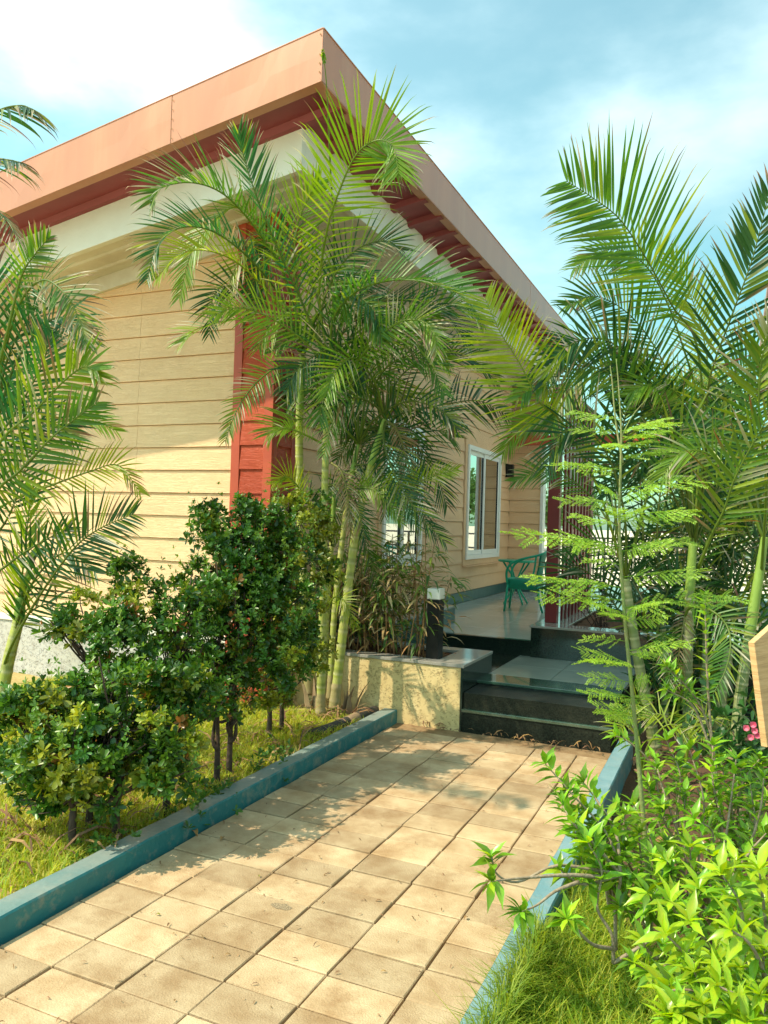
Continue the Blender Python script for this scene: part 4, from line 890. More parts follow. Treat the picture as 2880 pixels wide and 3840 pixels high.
for i, (pts_, tone_) in enumerate([
    ([(1500, 1180, 6.1), (1480, 1000, 6.0), (1430, 880, 5.9), (1350, 800, 5.8), (1270, 800, 5.7), (1210, 860, 5.6), (1190, 930, 5.6)], 'mid'),
    ([(1500, 1180, 6.1), (1490, 980, 6.2), (1440, 800, 6.2), (1370, 690, 6.2), (1290, 640, 6.1), (1225, 660, 6.0)], 'mid'),
    ([(1500, 1180, 6.1), (1520, 980, 6.2), (1530, 800, 6.3), (1500, 660, 6.3), (1450, 560, 6.3)], 'yel'),
    ([(1500, 1180, 6.1), (1530, 1000, 6.0), (1560, 880, 5.9), (1600, 800, 5.8), (1640, 770, 5.7), (1680, 790, 5.6)], 'mid'),
    ([(1352, 1250, 5.9), (1350, 1120, 5.7), (1320, 1000, 5.6), (1270, 930, 5.5), (1210, 940, 5.4), (1180, 1010, 5.4)], 'dark'),
    ([(1352, 1250, 5.9), (1390, 1100, 5.7), (1430, 1000, 5.6), (1480, 940, 5.5), (1540, 950, 5.4), (1570, 1010, 5.4)], 'mid'),
    ([(1500, 1180, 6.1), (1460, 1080, 6.0), (1420, 1010, 5.9), (1380, 990, 5.8), (1340, 1010, 5.8), (1310, 1070, 5.7)], 'dark'),
    ([(1500, 1180, 6.1), (1540, 1080, 6.1), (1590, 1010, 6.1), (1640, 1000, 6.1), (1680, 1040, 6.1)], 'dark')]):
    F(pts_, .42, n=44, w=.026, tone=tone_, face=.7, t0=.3, droop=.5, dry=.1, seed=170 + i)
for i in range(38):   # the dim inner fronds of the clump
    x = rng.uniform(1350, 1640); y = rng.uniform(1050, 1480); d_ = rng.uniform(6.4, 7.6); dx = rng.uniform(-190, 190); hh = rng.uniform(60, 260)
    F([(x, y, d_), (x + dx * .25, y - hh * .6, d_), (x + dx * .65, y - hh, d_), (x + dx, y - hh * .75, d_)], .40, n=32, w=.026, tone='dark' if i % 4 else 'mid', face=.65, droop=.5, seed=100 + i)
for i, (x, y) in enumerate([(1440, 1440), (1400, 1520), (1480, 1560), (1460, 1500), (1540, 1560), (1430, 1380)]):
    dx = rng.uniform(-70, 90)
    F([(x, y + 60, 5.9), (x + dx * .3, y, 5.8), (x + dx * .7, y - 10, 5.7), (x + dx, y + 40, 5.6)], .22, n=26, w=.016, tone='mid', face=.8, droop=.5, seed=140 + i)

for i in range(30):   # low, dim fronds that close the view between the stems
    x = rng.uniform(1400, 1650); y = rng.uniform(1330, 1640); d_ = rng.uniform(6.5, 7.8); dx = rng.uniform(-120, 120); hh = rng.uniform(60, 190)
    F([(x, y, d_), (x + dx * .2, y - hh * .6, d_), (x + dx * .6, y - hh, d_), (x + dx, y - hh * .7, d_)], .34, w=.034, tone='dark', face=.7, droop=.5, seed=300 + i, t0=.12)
F([(1487, 1300, 6.05), (1478, 1340, 5.95), (1466, 1420, 5.9), (1462, 1500, 5.9)], .16, w=.016, tone='dead', face=.6, droop=1.5, dry=.6, seed=340, label='dead brown frond hanging along the stem')

# --- a paler palm further back, seen through the clump
pbk = thing('areca_palm', 'far areca palm beyond the terrace planter, half hidden by nearer fronds', 'palm', (.1, 10.5, 0))
palm_stem(pbk, [(-.1, 10.5, -.1), (-.15, 10.5, 1.2), (-.2, 10.5, 2.2)], .05, .04, .2, seed=150)
palm_stem(pbk, [(.2, 10.7, -.1), (.28, 10.7, 1.0), (.4, 10.7, 1.9)], .05, .04, .2, seed=151)
for i in range(15):
    a = rng.uniform(0, 6.28); c, s = math.cos(a), math.sin(a); o = Vector((-.2 + .4 * (i % 2), 10.5, 2.1)); rch = rng.uniform(.7, 1.3); hi = rng.uniform(.6, 1.5)
    frond(pbk, [o, o + Vector((c * rch * .3, s * rch * .3, hi * .7)), o + Vector((c * rch * .75, s * rch * .75, hi)), o + Vector((c * rch * 1.2, s * rch * 1.2, hi * .75))], .42, n=30, w=.03, tone='mid' if i % 2 else 'lime', face=.4, droop=.5, seed=160 + i)

# ------------------------------------------------------------------ hedge shrubs on the left
def rosette_mesh(name, pts, dirs, size, tones, g, nl=6):
    """whorls of obovate leaves; one mesh for a crown"""
    tpl = np.array([(0, 0, 0), (.42, .17, .05), (.80, .20, .04), (1, 0, -.03), (.80, -.20, .04), (.42, -.17, .05)])
    V = []; C = []; n = len(pts)
    P = np.repeat(np.array(pts), nl, 0); D = np.repeat(np.array(dirs), nl, 0); sz = np.repeat(np.array(size), nl)
    k = n * nl
    az = np.tile(np.arange(nl) * 2.4, n) + np.repeat(g.random(n) * 6.28, nl) + g.normal(0, .25, k)
    el = np.radians(np.tile(np.linspace(12, 62, nl), n) + g.normal(0, 14, k))
    D = D / np.linalg.norm(D, axis=1, keepdims=True)
    ref = np.where(np.abs(D[:, 2:3]) < .9, np.array([[0, 0, 1.]]), np.array([[1., 0, 0]]))
    A = np.cross(D, ref); A /= np.linalg.norm(A, axis=1, keepdims=True); B = np.cross(D, A)
    rad = A * np.cos(az)[:, None] + B * np.sin(az)[:, None]
    X = rad * np.cos(el)[:, None] + D * np.sin(el)[:, None]; Z = -rad * np.sin(el)[:, None] + D * np.cos(el)[:, None]; Y = np.cross(Z, X)
    s = (sz * g.uniform(.7, 1.15, k))[:, None]
    V = (P[:, None, :] + s[:, None, :] * (tpl[None, :, 0:1] * X[:, None, :] + tpl[None, :, 1:2] * Y[:, None, :] + tpl[None, :, 2:3] * Z[:, None, :])).reshape(-1, 3)
    off = (np.arange(k) * 6)[:, None]
    Fq = np.concatenate([off + np.array([[0, 5, 4, 3]]), off + np.array([[0, 3, 2, 1]])])
    tc_ = np.repeat(np.array(tones), nl, 0) * g.uniform(.75, 1.25, (k, 1))
    C = np.repeat(tc_, 6, 0)
    return tri_mesh(name, V, Fq, C)
def hedge_shrub(label, base, trunks, clumps, n, lsize, seed, yellow=.2):
    g = np.random.default_rng(seed); gr = random.Random(seed)
    t = thing('hedge_shrub', label, 'shrub', tuple(base), 'clipped shrubs along the kerb')
    base = Vector(base); cl = [(at(x, y, d), r) for x, y, d, r in clumps]
    for (bx, by, k) in trunks:
        b = MB(); p0 = Vector((bx, by, -.03))
        for q in range(k):
            c, r = cl[(q * 2 + int(bx * 10)) % len(cl)] if q else min(cl, key=lambda c: (c[0].xy - p0.xy).length)
            m1 = p0.lerp(c, .35) + Vector((gr.uniform(-.05, .05), gr.uniform(-.05, .05), .12)); fork = p0 + Vector((0, 0, .22 + .05 * q))
            b.tube(spline([p0 if q == 0 else fork, fork if q == 0 else fork + Vector((gr.uniform(-.04, .04), gr.uniform(-.04, .04), .06)), m1, c], 14), [.022 * (1 - .6 * i / 13) * (1 if q == 0 else .65) for i in range(14)], 7)
            for e in range(6):
                f = c + Vector((gr.gauss(0, r * .5), gr.gauss(0, r * .5), gr.gauss(0, r * .45)))
                b.tube([m1.lerp(c, .4 + .1 * e), m1.lerp(f, .7), f], [.007, .005, .003], 4)
        b.build('trunk', M['bark'], t, smooth=True)
    pts, dirs, size, tones, twigs = [], [], [], [], []
    wts = [r ** 2 for _, r in cl]; sub = []
    for c, r in cl:
        for q in range(max(5, int(r * r * 420))):
            d = Vector((gr.gauss(0, 1), gr.gauss(0, 1), gr.gauss(0, 1))).normalized(); e = c + d * r * gr.uniform(.45, 1.12)
            sub.append((e, gr.uniform(.035, .085), (d + Vector((0, 0, .4))).normalized(), gr.random() < yellow, gr.uniform(.55, 1.25)))
            if gr.random() < .5: tw_ = c.lerp(e, .1); twigs.append((tw_, e))
    for i in range(n):
        c, r, dm, yl, br = gr.choice(sub)
        d = (Vector((gr.gauss(0, 1), gr.gauss(0, 1), gr.gauss(0, .8))).normalized() + dm * .5).normalized(); k = r * gr.uniform(.3, 1.25)
        p = c + d * k
        if p.z < .12: continue
        pts.append(p); dirs.append((d + Vector((0, 0, .5)) + Vector((gr.gauss(0, .3), gr.gauss(0, .3), gr.gauss(0, .3)))).normalized()); size.append(lsize * gr.uniform(.55, 1.25))
        t_ = lerp((.020, .075, .008), (.10, .215, .018), gr.random() ** 1.4)
        if yl: t_ = lerp(t_, lerp((.24, .29, .02), (.36, .36, .03), gr.random()), gr.uniform(.4, 1))
        elif gr.random() < .03: t_ = (.30, .14, .03)
        tones.append(tuple(v * br for v in t_))
    lenk = 1
    for s in range(int(n / 34)):
        lenk = gr.uniform(.5, 1.7)     # shoots that break the outline
        c, r = gr.choices(cl, wts)[0]; d = Vector((gr.gauss(0, 1), gr.gauss(0, 1), abs(gr.gauss(.5, .7)))).normalized(); tone = lerp((.05, .16, .02), (.15, .24, .02), gr.random())
        for q in range(5):
            p = c + d * r * (.92 + .11 * q * lenk) + Vector((0, 0, .006 * q * q)); pts.append(p); dirs.append((d + Vector((gr.gauss(0, .35), gr.gauss(0, .35), .3))).normalized()); size.append(lsize * (1.0 - .12 * q)); tones.append(tone)
    b = MB()
    for a_, e_ in twigs: b.tube([a_, a_.lerp(e_, .5) + Vector((gr.uniform(-.015, .015), gr.uniform(-.015, .015), .01)), e_], [.004, .003, .0015], 4)
    b.build('twigs', M['bark'], t)['kind'] = 'stuff'
    me = rosette_mesh('crown', pts, dirs, size, tones, g); me.materials.append(M['hedge'])
    tag(put('crown', me, t), kind='stuff')
    return t
hedge_shrub('nearest hedge shrub, low and round, with pale yellow new leaves', on_z(155, 1855), [(-2.80, 2.78, 4), (-2.93, 3.02, 3), (-2.72, 2.98, 2)],
    [(170, 1640, 3.75, .21), (95, 1560, 3.8, .17), (260, 1560, 3.8, .22), (330, 1640, 3.8, .19), (240, 1670, 3.7, .18), (120, 1660, 3.7, .16), (350, 1520, 3.9, .18), (60, 1650, 3.8, .12), (160, 1500, 3.9, .12), (40, 1560, 3.8, .09), (370, 1660, 3.8, .12), (80, 1720, 3.7, .08)], 2100, .047, 11, .26)
hedge_shrub('second hedge shrub, loose, with feathery shoots rising towards the palm frond', on_z(330, 1745), [(-2.72, 3.35, 3), (-2.86, 3.5, 3)],
    [(290, 1390, 4.2, .20), (230, 1400, 4.2, .15), (360, 1440, 4.2, .20), (310, 1310, 4.3, .14), (280, 1240, 4.35, .09), (390, 1340, 4.3, .15), (180, 1330, 4.3, .10), (130, 1345, 4.3, .07), (410, 1500, 4.1, .16), (425, 1275, 4.4, .10), (240, 1480, 4.0, .15)], 1500, .043, 12, .2)
hedge_shrub('tallest dense hedge shrub with dark trunks in front of the red post', on_z(495, 1690), [(-2.78, 4.0, 4), (-2.755, 3.84, 2)],
    [(520, 1170, 4.9, .24), (480, 1270, 4.8, .25), (560, 1250, 4.9, .25), (520, 1370, 4.75, .26), (600, 1330, 4.9, .24), (450, 1390, 4.7, .20), (580, 1430, 4.8, .20), (470, 1470, 4.6, .17), (560, 1120, 5.0, .14), (460, 1170, 4.9, .13), (620, 1200, 5.0, .16), (445, 1105, 4.95, .055), (530, 1220, 4.9, .2)], 3900, .042, 13, .14)
hedge_shrub('fourth hedge shrub, yellow green at the top, beside the palm stems', on_z(590, 1600), [(-3.06, 4.89, 3), (-3.05, 5.04, 3)],
    [(650, 1130, 5.7, .20), (665, 1220, 5.7, .20), (640, 1310, 5.6, .20), (655, 1400, 5.6, .17), (610, 1470, 5.5, .17), (690, 1150, 5.75, .11), (610, 1110, 5.7, .13), (560, 1490, 5.4, .15)], 1500, .042, 14, .85)
# low weeds along the kerb foot
wd = []
for i, (x, y) in enumerate([(590, 1650), (470, 1745), (200, 1870), (395, 1790), (560, 1680)]):
    p = on_z(x, y); g = np.random.default_rng(60 + i); gr = random.Random(70 + i)
    pts = [p + Vector((gr.gauss(0, .06), gr.gauss(0, .06), abs(gr.gauss(.05, .05)))) for _ in range(26)]
    me = rosette_mesh('leaves', pts, [Vector((gr.gauss(0, .5), gr.gauss(0, .5), 1)) for _ in pts], [.04] * 26, [(.06, .15, .02)] * 26, g); me.materials.append(M['hedge'])
    tag(put('weed_tuft', me), ['green weed tuft under the yellow topped shrub', 'green weed tuft at the dark trunks of the tallest shrub', 'green weed tuft at the trunk of the nearest shrub', 'green weed tuft against the kerb between the nearest and tallest shrubs', 'green weed tuft between the two furthest hedge shrubs'][i], 'weed', 'weeds under the hedge', 'stuff')

# ------------------------------------------------------------------ grass and litter
def grass(name, n, fn, h, tones, seed, wid=.0035):
    g = np.random.default_rng(seed); P = fn(g, n); n = len(P)
    a = g.random(n) * 6.283; hh = h * g.uniform(.45, 1.25, n); ln = hh * g.uniform(.3, 1.1, n)
    d = np.stack([np.cos(a), np.sin(a), np.zeros(n)], 1); sd = np.stack([-np.sin(a), np.cos(a), np.zeros(n)], 1); u = np.array([[0, 0, 1.]])
    w = (wid * g.uniform(.7, 1.3, n))[:, None]
    p1 = P + d * (ln * .35)[:, None] + u * (hh * .62)[:, None]; p2 = P + d * ln[:, None] + u * (hh * g.uniform(.6, 1.0, n))[:, None]
    V = np.stack([P - sd * w, P + sd * w, p1 + sd * w * .8, p1 - sd * w * .8, p2 + sd * w * .15, p2 - sd * w * .15], 1).reshape(-1, 3)
    off = (np.arange(n) * 6)[:, None]; Fq = np.concatenate([off + np.array([[0, 1, 2, 3]]), off + np.array([[3, 2, 4, 5]])])
    t = np.array(tones); k = g.integers(0, len(t), n); c = t[k] * g.uniform(.75, 1.25, (n, 1))
    me = tri_mesh(name, V, Fq, np.repeat(c, 6, 0)); me.materials.append(M['grass'])
    return tag(put(name, me), kind='stuff')
def clumpy(g, n, x0, x1, y0, y1, z, sc, th):
    P = np.stack([g.uniform(x0, x1, n), g.uniform(y0, y1, n), np.full(n, z)], 1)
    v = np.sin(P[:, 0] * sc) * np.cos(P[:, 1] * sc * .8 + 1) + .6 * np.sin(P[:, 0] * sc * 2.3 + P[:, 1] * sc * 1.7) + g.normal(0, .35, n)
    return P[v > th]
g1 = grass('lawn_grass', 110000, lambda g, n: clumpy(g, n, -5.8, -2.62, 1.6, 5.6, .012, 3.1, -.9), .085, [(.34, .40, .03), (.44, .46, .04), (.50, .46, .10), (.22, .34, .025)], 5, .003)
tag(g1, 'patchy yellow green grass behind the hedge', 'grass')
def rightg(g, n):
    P = clumpy(g, n, -.63, .55, 1.5, 4.1, -.05, 4.0, -1.1); edge = P[:, 1] < 3.5 + .4 * np.sin(P[:, 0] * 7); return P[edge]
g2 = grass('lawn_grass', 85000, rightg, .13, [(.20, .32, .02), (.32, .40, .025), (.44, .46, .05), (.13, .25, .02)], 6, .0024)
tag(g2, 'long fine grass spilling over the blue kerb', 'grass')
def overk(g, n): return np.stack([g.uniform(-.66, -.60, n), g.uniform(1.6, 2.95, n), g.uniform(0, .08, n)], 1)
g3 = grass('kerb_grass', 2600, overk, .13, [(.16, .26, .02), (.26, .32, .03)], 8, .0022)
tag(g3, 'fringe of grass hanging over the blue kerb edge', 'grass')
# dry leaf litter: curled strips
def litter(name, label, n, fn, seed, L=(.05, .16), w=.006):
    g = random.Random(seed); m = MB()
    for i in range(n):
        p = fn(g); a = g.uniform(0, 6.28); l = g.uniform(*L); d = Vector((math.cos(a), math.sin(a), g.uniform(-.1, .35))); s = Vector((-math.sin(a), math.cos(a), g.uniform(-.4, .4))) * w * g.uniform(.6, 1.6)
        k = g.uniform(.5, 1.3); m.col = (k, k * g.uniform(.8, 1), k * g.uniform(.6, 1)); q = [p + d * l * t + Vector((0, 0, .25 * l * math.sin(t * 3.1))) for t in (0, .33, .66, 1)]
        m.add([v for c, e in zip(q, (.4, 1, .8, .1)) for v in (c - s * e, c + s * e)], [(0, 1, 3, 2), (2, 3, 5, 4), (4, 5, 7, 6)])
    return tag(m.build(name, M['litter']), label, 'litter', kind='stuff')
litter('leaf_litter', 'dry palm leaf strips piled under the hedge', 420, lambda g: Vector((g.uniform(-3.3, -2.63), g.uniform(2.5, 5.8), g.uniform(.01, .06))), 1, (.06, .28))
litter('leaf_litter', 'dry brown leaves under the shrubs on the shrub bed', 700, lambda g: Vector((g.uniform(-.6, .9), g.uniform(2.2, 6.4), g.uniform(-.05, -.01))), 2, (.03, .12), .012)
litter('leaf_litter', 'straw and dead leaf scraps against the bottom step', 60, lambda g: Vector((g.uniform(-2.4, -.8), 5.88 - abs(g.gauss(0, .05)), .006)), 3, (.03, .11), .004)
litter('leaf_litter', 'red dead leaves on the planter soil by the bollard', 130, lambda g: Vector((g.uniform(-3.4, -2.2), g.uniform(6.08, 6.55), .49)), 4, (.02, .07), .009)
litter('path_debris', 'tiny straw bits and seeds scattered over the paving', 260, lambda g: Vector((g.uniform(-2.45, -.76), g.uniform(1.6, 5.85), .003)), 9, (.006, .03), .0022)
FL = [((415, 1795), .07, (1.3, 1.15, .8), 'curled pale dead leaf on paving by the teal kerb'), ((398, 1795), .05, (1.2, 1.0, .7), 'second curled dead leaf touching the teal kerb'), ((483, 1808), .045, (1.2, 1.1, .8), 'thin curved dead leaf on a paving tile'), ((1275, 1716), .03, (.5, .35, .2), 'tiny brown leaf on paving near the steps'), ((560, 1890), .02, (.6, 1.0, .2), 'tiny green leaf lying on paving'), ((1010, 1980), .03, (1.1, 1, .8), 'little pale leaf near the blue kerb'), ((336, 1975), .022, (.7, 1.1, .2), 'small yellow green leaf on a front tile')]
for (x, y), l, c, lab in FL:
    p = on_z(x, y, .004); m = MB(); m.col = c; a = rng.uniform(0, 6.28); d = Vector((math.cos(a), math.sin(a), 0)); s = Vector((-d.y, d.x, 0)) * l * .22
    q = [p + d * l * t + Vector((0, 0, .3 * l * math.sin(t * 3.1))) for t in (0, .25, .5, .75, 1)]
    m.add([v for cc_, e in zip(q, (.15, .9, 1, .7, .08)) for v in (cc_ - s * e, cc_ - Vector((0, 0, .1 * l)), cc_ + s * e)], [f for k in range(4) for f in ((k * 3, k * 3 + 1, k * 3 + 4, k * 3 + 3), (k * 3 + 1, k * 3 + 2, k * 3 + 5, k * 3 + 4))])
    tag(m.build('fallen_leaf', M['litter']), lab, 'leaf', 'leaves fallen on the path')
pp = thing('black_pipe', 'black rubber pipe lying between kerb end and palm stems', 'pipe', (-2.7, 5.4, .0))
b = MB(); b.tube(spline([(-2.80, 5.0, .04), (-2.72, 5.25, .06), (-2.68, 5.6, .07), (-2.67, 5.88, .06)], 16), .042, 10); b.build('tube', M['pipe'], pp, smooth=True)
b = MB(); b.tube(spline([(-2.693, 5.42, .065), (-2.685, 5.50, .068), (-2.68, 5.56, .07)], 6), .045, 10); b.build('wrap', M['paperbark'], pp, smooth=True)

# ------------------------------------------------------------------ dry bamboo in the planter
bam = thing('bamboo', 'half dry bamboo with brown canes in the cream planter', 'bamboo', (-2.75, 6.3, .48))
gb = random.Random(21); bl = MB()
def blade(m, p, d, l, w, c, droop=.5):
    s = d.cross(Vector((0, 0, 1)));  s = s.normalized() if s.length > .05 else Vector((1, 0, 0)); s = (s + Vector((0, 0, gb.uniform(-.5, .5)))).normalized()
    m.col = c; q = p.copy(); vs = []
    for k in range(5):
        e = (.25, 1, .85, .5, .04)[k] * w * .5; vs += [q - s * e, q + s * e]; q = q + d * l / 4; d = (d + Vector((0, 0, -droop * .35))).normalized()
    m.add(vs, [(k * 2, k * 2 + 1, k * 2 + 3, k * 2 + 2) for k in range(4)])
for i in range(40):
    x = gb.uniform(-3.35, -2.36); y = gb.uniform(6.1, 6.5); h = gb.uniform(.55, 1.05); tall = i in (5, 11)
    if tall: h = 1.45; x = -2.42 if i == 5 else -2.6
    top = Vector((x + gb.uniform(-.12, .16), y + gb.uniform(-.12, .05), .48 + h)); p0 = Vector((x, y, .46)); mid = p0.lerp(top, .5) + Vector((gb.uniform(-.03, .03), gb.uniform(-.03, .03), 0))
    b = MB(); b.tube(spline([p0, mid, top], 9), [.0075 * (1 - .6 * k / 8) for k in range(9)], 6); b.build('cane', M['cane'], bam, smooth=True)
    for k in range(60 if not tall else 30):
        t = gb.random() ** .75 * .85 + .15; p = p0.lerp(top, t); a = gb.uniform(0, 6.28); d = Vector((math.cos(a), math.sin(a), gb.uniform(-.5, .5))).normalized(); br = gb.uniform(.0, .20)
        q = p + d * br; c = gb.choice([(.46, .31, .13), (.38, .22, .09), (.54, .43, .22), (.16, .22, .04), (.10, .19, .03), (.22, .28, .05), (.06, .13, .03)]) if t < .75 else gb.choice([(.14, .24, .035), (.09, .18, .03), (.24, .30, .05), (.44, .32, .14)])
        blade(bl, q, d, gb.uniform(.10, .20), gb.uniform(.014, .03), c, gb.uniform(.3, 1.2))
tag(bl.build('foliage', M['bamboo'], bam), kind='stuff')

# ------------------------------------------------------------------ feathery sapling
sap = thing('feathery_sapling', 'slender sapling with bright feathery compound leaves before the steps', 'sapling', tuple(on_z(1407, 2023, -.05)))
SAPD = 3.0
spts = [(1407, 2030, 3.0), (1395, 1830, 3.0), (1383, 1690, 3.0), (1366, 1500, 3.0), (1349, 1330, 3.0), (1338, 1150, 3.0), (1341, 1000, 3.0), (1342, 930, 3.0), (1336, 830, 3.0), (1331, 775, 3.0)]
b = MB(); b.tube(spline(px(spts), 60), [.0105 * (1 - .85 * i / 59) for i in range(60)], 8); b.build('trunk', M['sap'], sap, smooth=True)
b = MB(); b.tube(spline(px([(1345, 1000, 3.0), (1330, 910, 3.02), (1322, 820, 3.02), (1318, 790, 3.02)]), 16), [.005 * (1 - .7 * i / 15) for i in range(16)], 6)
b.tube(spline(px([(1342, 945, 3.0), (1365, 900, 3.0), (1398, 860, 3.0)]), 10), [.003 * (1 - .7 * i / 9) for i in range(10)], 5); b.build('branch', M['sap'], sap, smooth=True)
def compound_mesh(k, npin=8, pl_=.085):
    g = random.Random(500 + k); m = MB(); m.col = (.8, .85, .6); m.tube([(0, 0, 0), (.35, 0, .02), (.7, 0, -.01), (1, 0, -.07)], [.006, .005, .004, .002], 4)
    for i in range(npin):
        t = .18 + .80 * i / (npin - 1); z0 = .02 * math.sin(t * 3.0)
        for s in (-1, 1):
            L_ = pl_ * 3.2 * (1 - .35 * abs(t - .5)) * g.uniform(.85, 1.1); a = R(58 - 22 * t + g.uniform(-6, 6)); d = Vector((math.cos(a), s * math.sin(a), g.uniform(-.30, .10))); rl = g.uniform(-.7, .7); nl_ = 15
            for j in range(nl_):
                p = Vector((t, 0, z0)) + d * L_ * (.08 + .92 * j / (nl_ - 1)) + Vector((0, 0, -.05 * L_ * (j / nl_) ** 2)); kk = g.uniform(.75, 1.2); m.col = (kk * g.uniform(.9, 1.25), kk, kk * .8)
                for s2 in (-1, 1):
                    pd = Vector((-d.y * s2, d.x * s2, rl * s2 - .25)) * .8 + d * .5 + Vector((g.uniform(-.15, .15), g.uniform(-.15, .15), g.uniform(-.2, .2))); pd = pd.normalized() * L_ * .20 * (1 - .3 * abs(j / nl_ - .4)); wv = d * L_ * .042; up_ = Vector((0, 0, g.uniform(-.006, .012)))
                    m.add([p, p + pd * .5 - wv + up_, p + pd, p + pd * .5 + wv + up_], [(0, 1, 2, 3)])
    me = bpy.data.meshes.new('compound_leaf'); me.from_pydata(m.v, [], m.f); a_ = me.attributes.new('tint', 'FLOAT_COLOR', 'POINT')
    a_.data.foreach_set('color', np.array([(*c, 1) for c in m.c], dtype=np.float32).ravel()); me.materials.append(M['feather']); me.update(); return me
CM = [compound_mesh(i) for i in range(4)]
def stem_x(y):
    for i in range(len(spts) - 1):
        (xa, ya, _), (xb, yb, _) = spts[i], spts[i + 1]
        if yb <= y <= ya: return xb + (xa - xb) * (y - yb) / (ya - yb)
    return 1335
tips = [(430, 75), (455, 185), (350, 415), (370, 640), (440, 730), (105, 860), (430, 925), (510, 1015), (195, 1130), (245, 1240), (980, 125), (1020, 150), (960, 195), (890, 265), (1010, 315), (1200, 515), (1160, 705), (1140, 750), (1140, 890), (1020, 930), (1210, 1090), (1390, 1245), (660, 280), (600, 560), (930, 560), (520, 1290), (880, 1310), (700, 690), (860, 690)]
tips = [(1094 + x * .3403, 864 + y * .3403) for x, y in tips]
tips += [(1267 + x * .2361, 1152 + y * .2361) for x, y in [(-30, 1080), (40, 1160), (-10, 960), (600, 1090), (900, 1010), (30, 1320), (30, 1470), (110, 1590), (540, 1480), (640, 640), (200, 740), (680, 770), (560, 1330), (180, 1660), (520, 1600)]]
for i, (x, y) in enumerate(tips):
    yb = min(y + rng.uniform(4, 26), 1640); p0 = at(stem_x(yb), yb, 3.0); dd = rng.uniform(-.22, .18); p1 = at(x, y, 3.0 + dd)
    X = p1 - p0; ln = X.length; X.normalize(); Zv = (Vector((0, 0, 1)) + Vector((rng.uniform(-.3, .3), rng.uniform(-.75, -.25), 0))); Y_ = Zv.cross(X).normalized(); Zv = X.cross(Y_)
    o = put('compound_leaf', CM[i % 4], sap); ysc = max(ln, .20)
    o.matrix_basis = PINV(sap).inverted().inverted() @ Matrix.Identity(4)
    mw = Matrix(((X.x * ln, Y_.x * ysc, Zv.x * ysc, p0.x), (X.y * ln, Y_.y * ysc, Zv.y * ysc, p0.y), (X.z * ln, Y_.z * ysc, Zv.z * ysc, p0.z), (0, 0, 0, 1)))
    o.matrix_parent_inverse = PINV(sap); o.matrix_basis = mw

# ------------------------------------------------------------------ broad leaved shrubs in the right foreground
def leaf_mesh(k):
    g = random.Random(900 + k); m = MB(); n = 7; vs = []; bend = g.uniform(.10, .38); fold = g.uniform(.05, .14); tws = g.uniform(-.25, .25)
    W_ = (.03, .085, .135, .155, .135, .085, .035, .003)
    for j in range(n + 1):
        t = j / n; c = Vector((t, .03 * math.sin(t * 3) * g.uniform(-1, 1), -bend * t * t)); w = W_[j] * g.uniform(.95, 1.05); tw = tws * t
        vs += [c + Vector((0, -w, fold * w * 4 + tw * w)), c, c + Vector((0, w, fold * w * 4 - tw * w))]
    m.add(vs, [f for j in range(n) for f in ((j * 3, j * 3 + 1, j * 3 + 4, j * 3 + 3), (j * 3 + 1, j * 3 + 2, j * 3 + 5, j * 3 + 4))])
    k_ = (1.0, 1.1, .8, 1.25)[k % 4]; m.c = [(k_ * (1.35 if i % 3 == 1 else 1.0), k_, k_) for i in range(len(m.v))]
    me = bpy.data.meshes.new('leaf'); me.from_pydata(m.v, [], m.f); a_ = me.attributes.new('tint', 'FLOAT_COLOR', 'POINT')
    a_.data.foreach_set('color', np.array([(*c, 1) for c in m.c], dtype=np.float32).ravel()); me.polygons.foreach_set('use_smooth', [True] * len(me.polygons)); me.materials.append(M['leaf']); me.update(); return me
LM = [leaf_mesh(i) for i in range(6)]
LY = []
for me_ in LM: c_ = me_.copy(); c_.materials.clear(); c_.materials.append(M['young']); LY.append(c_)
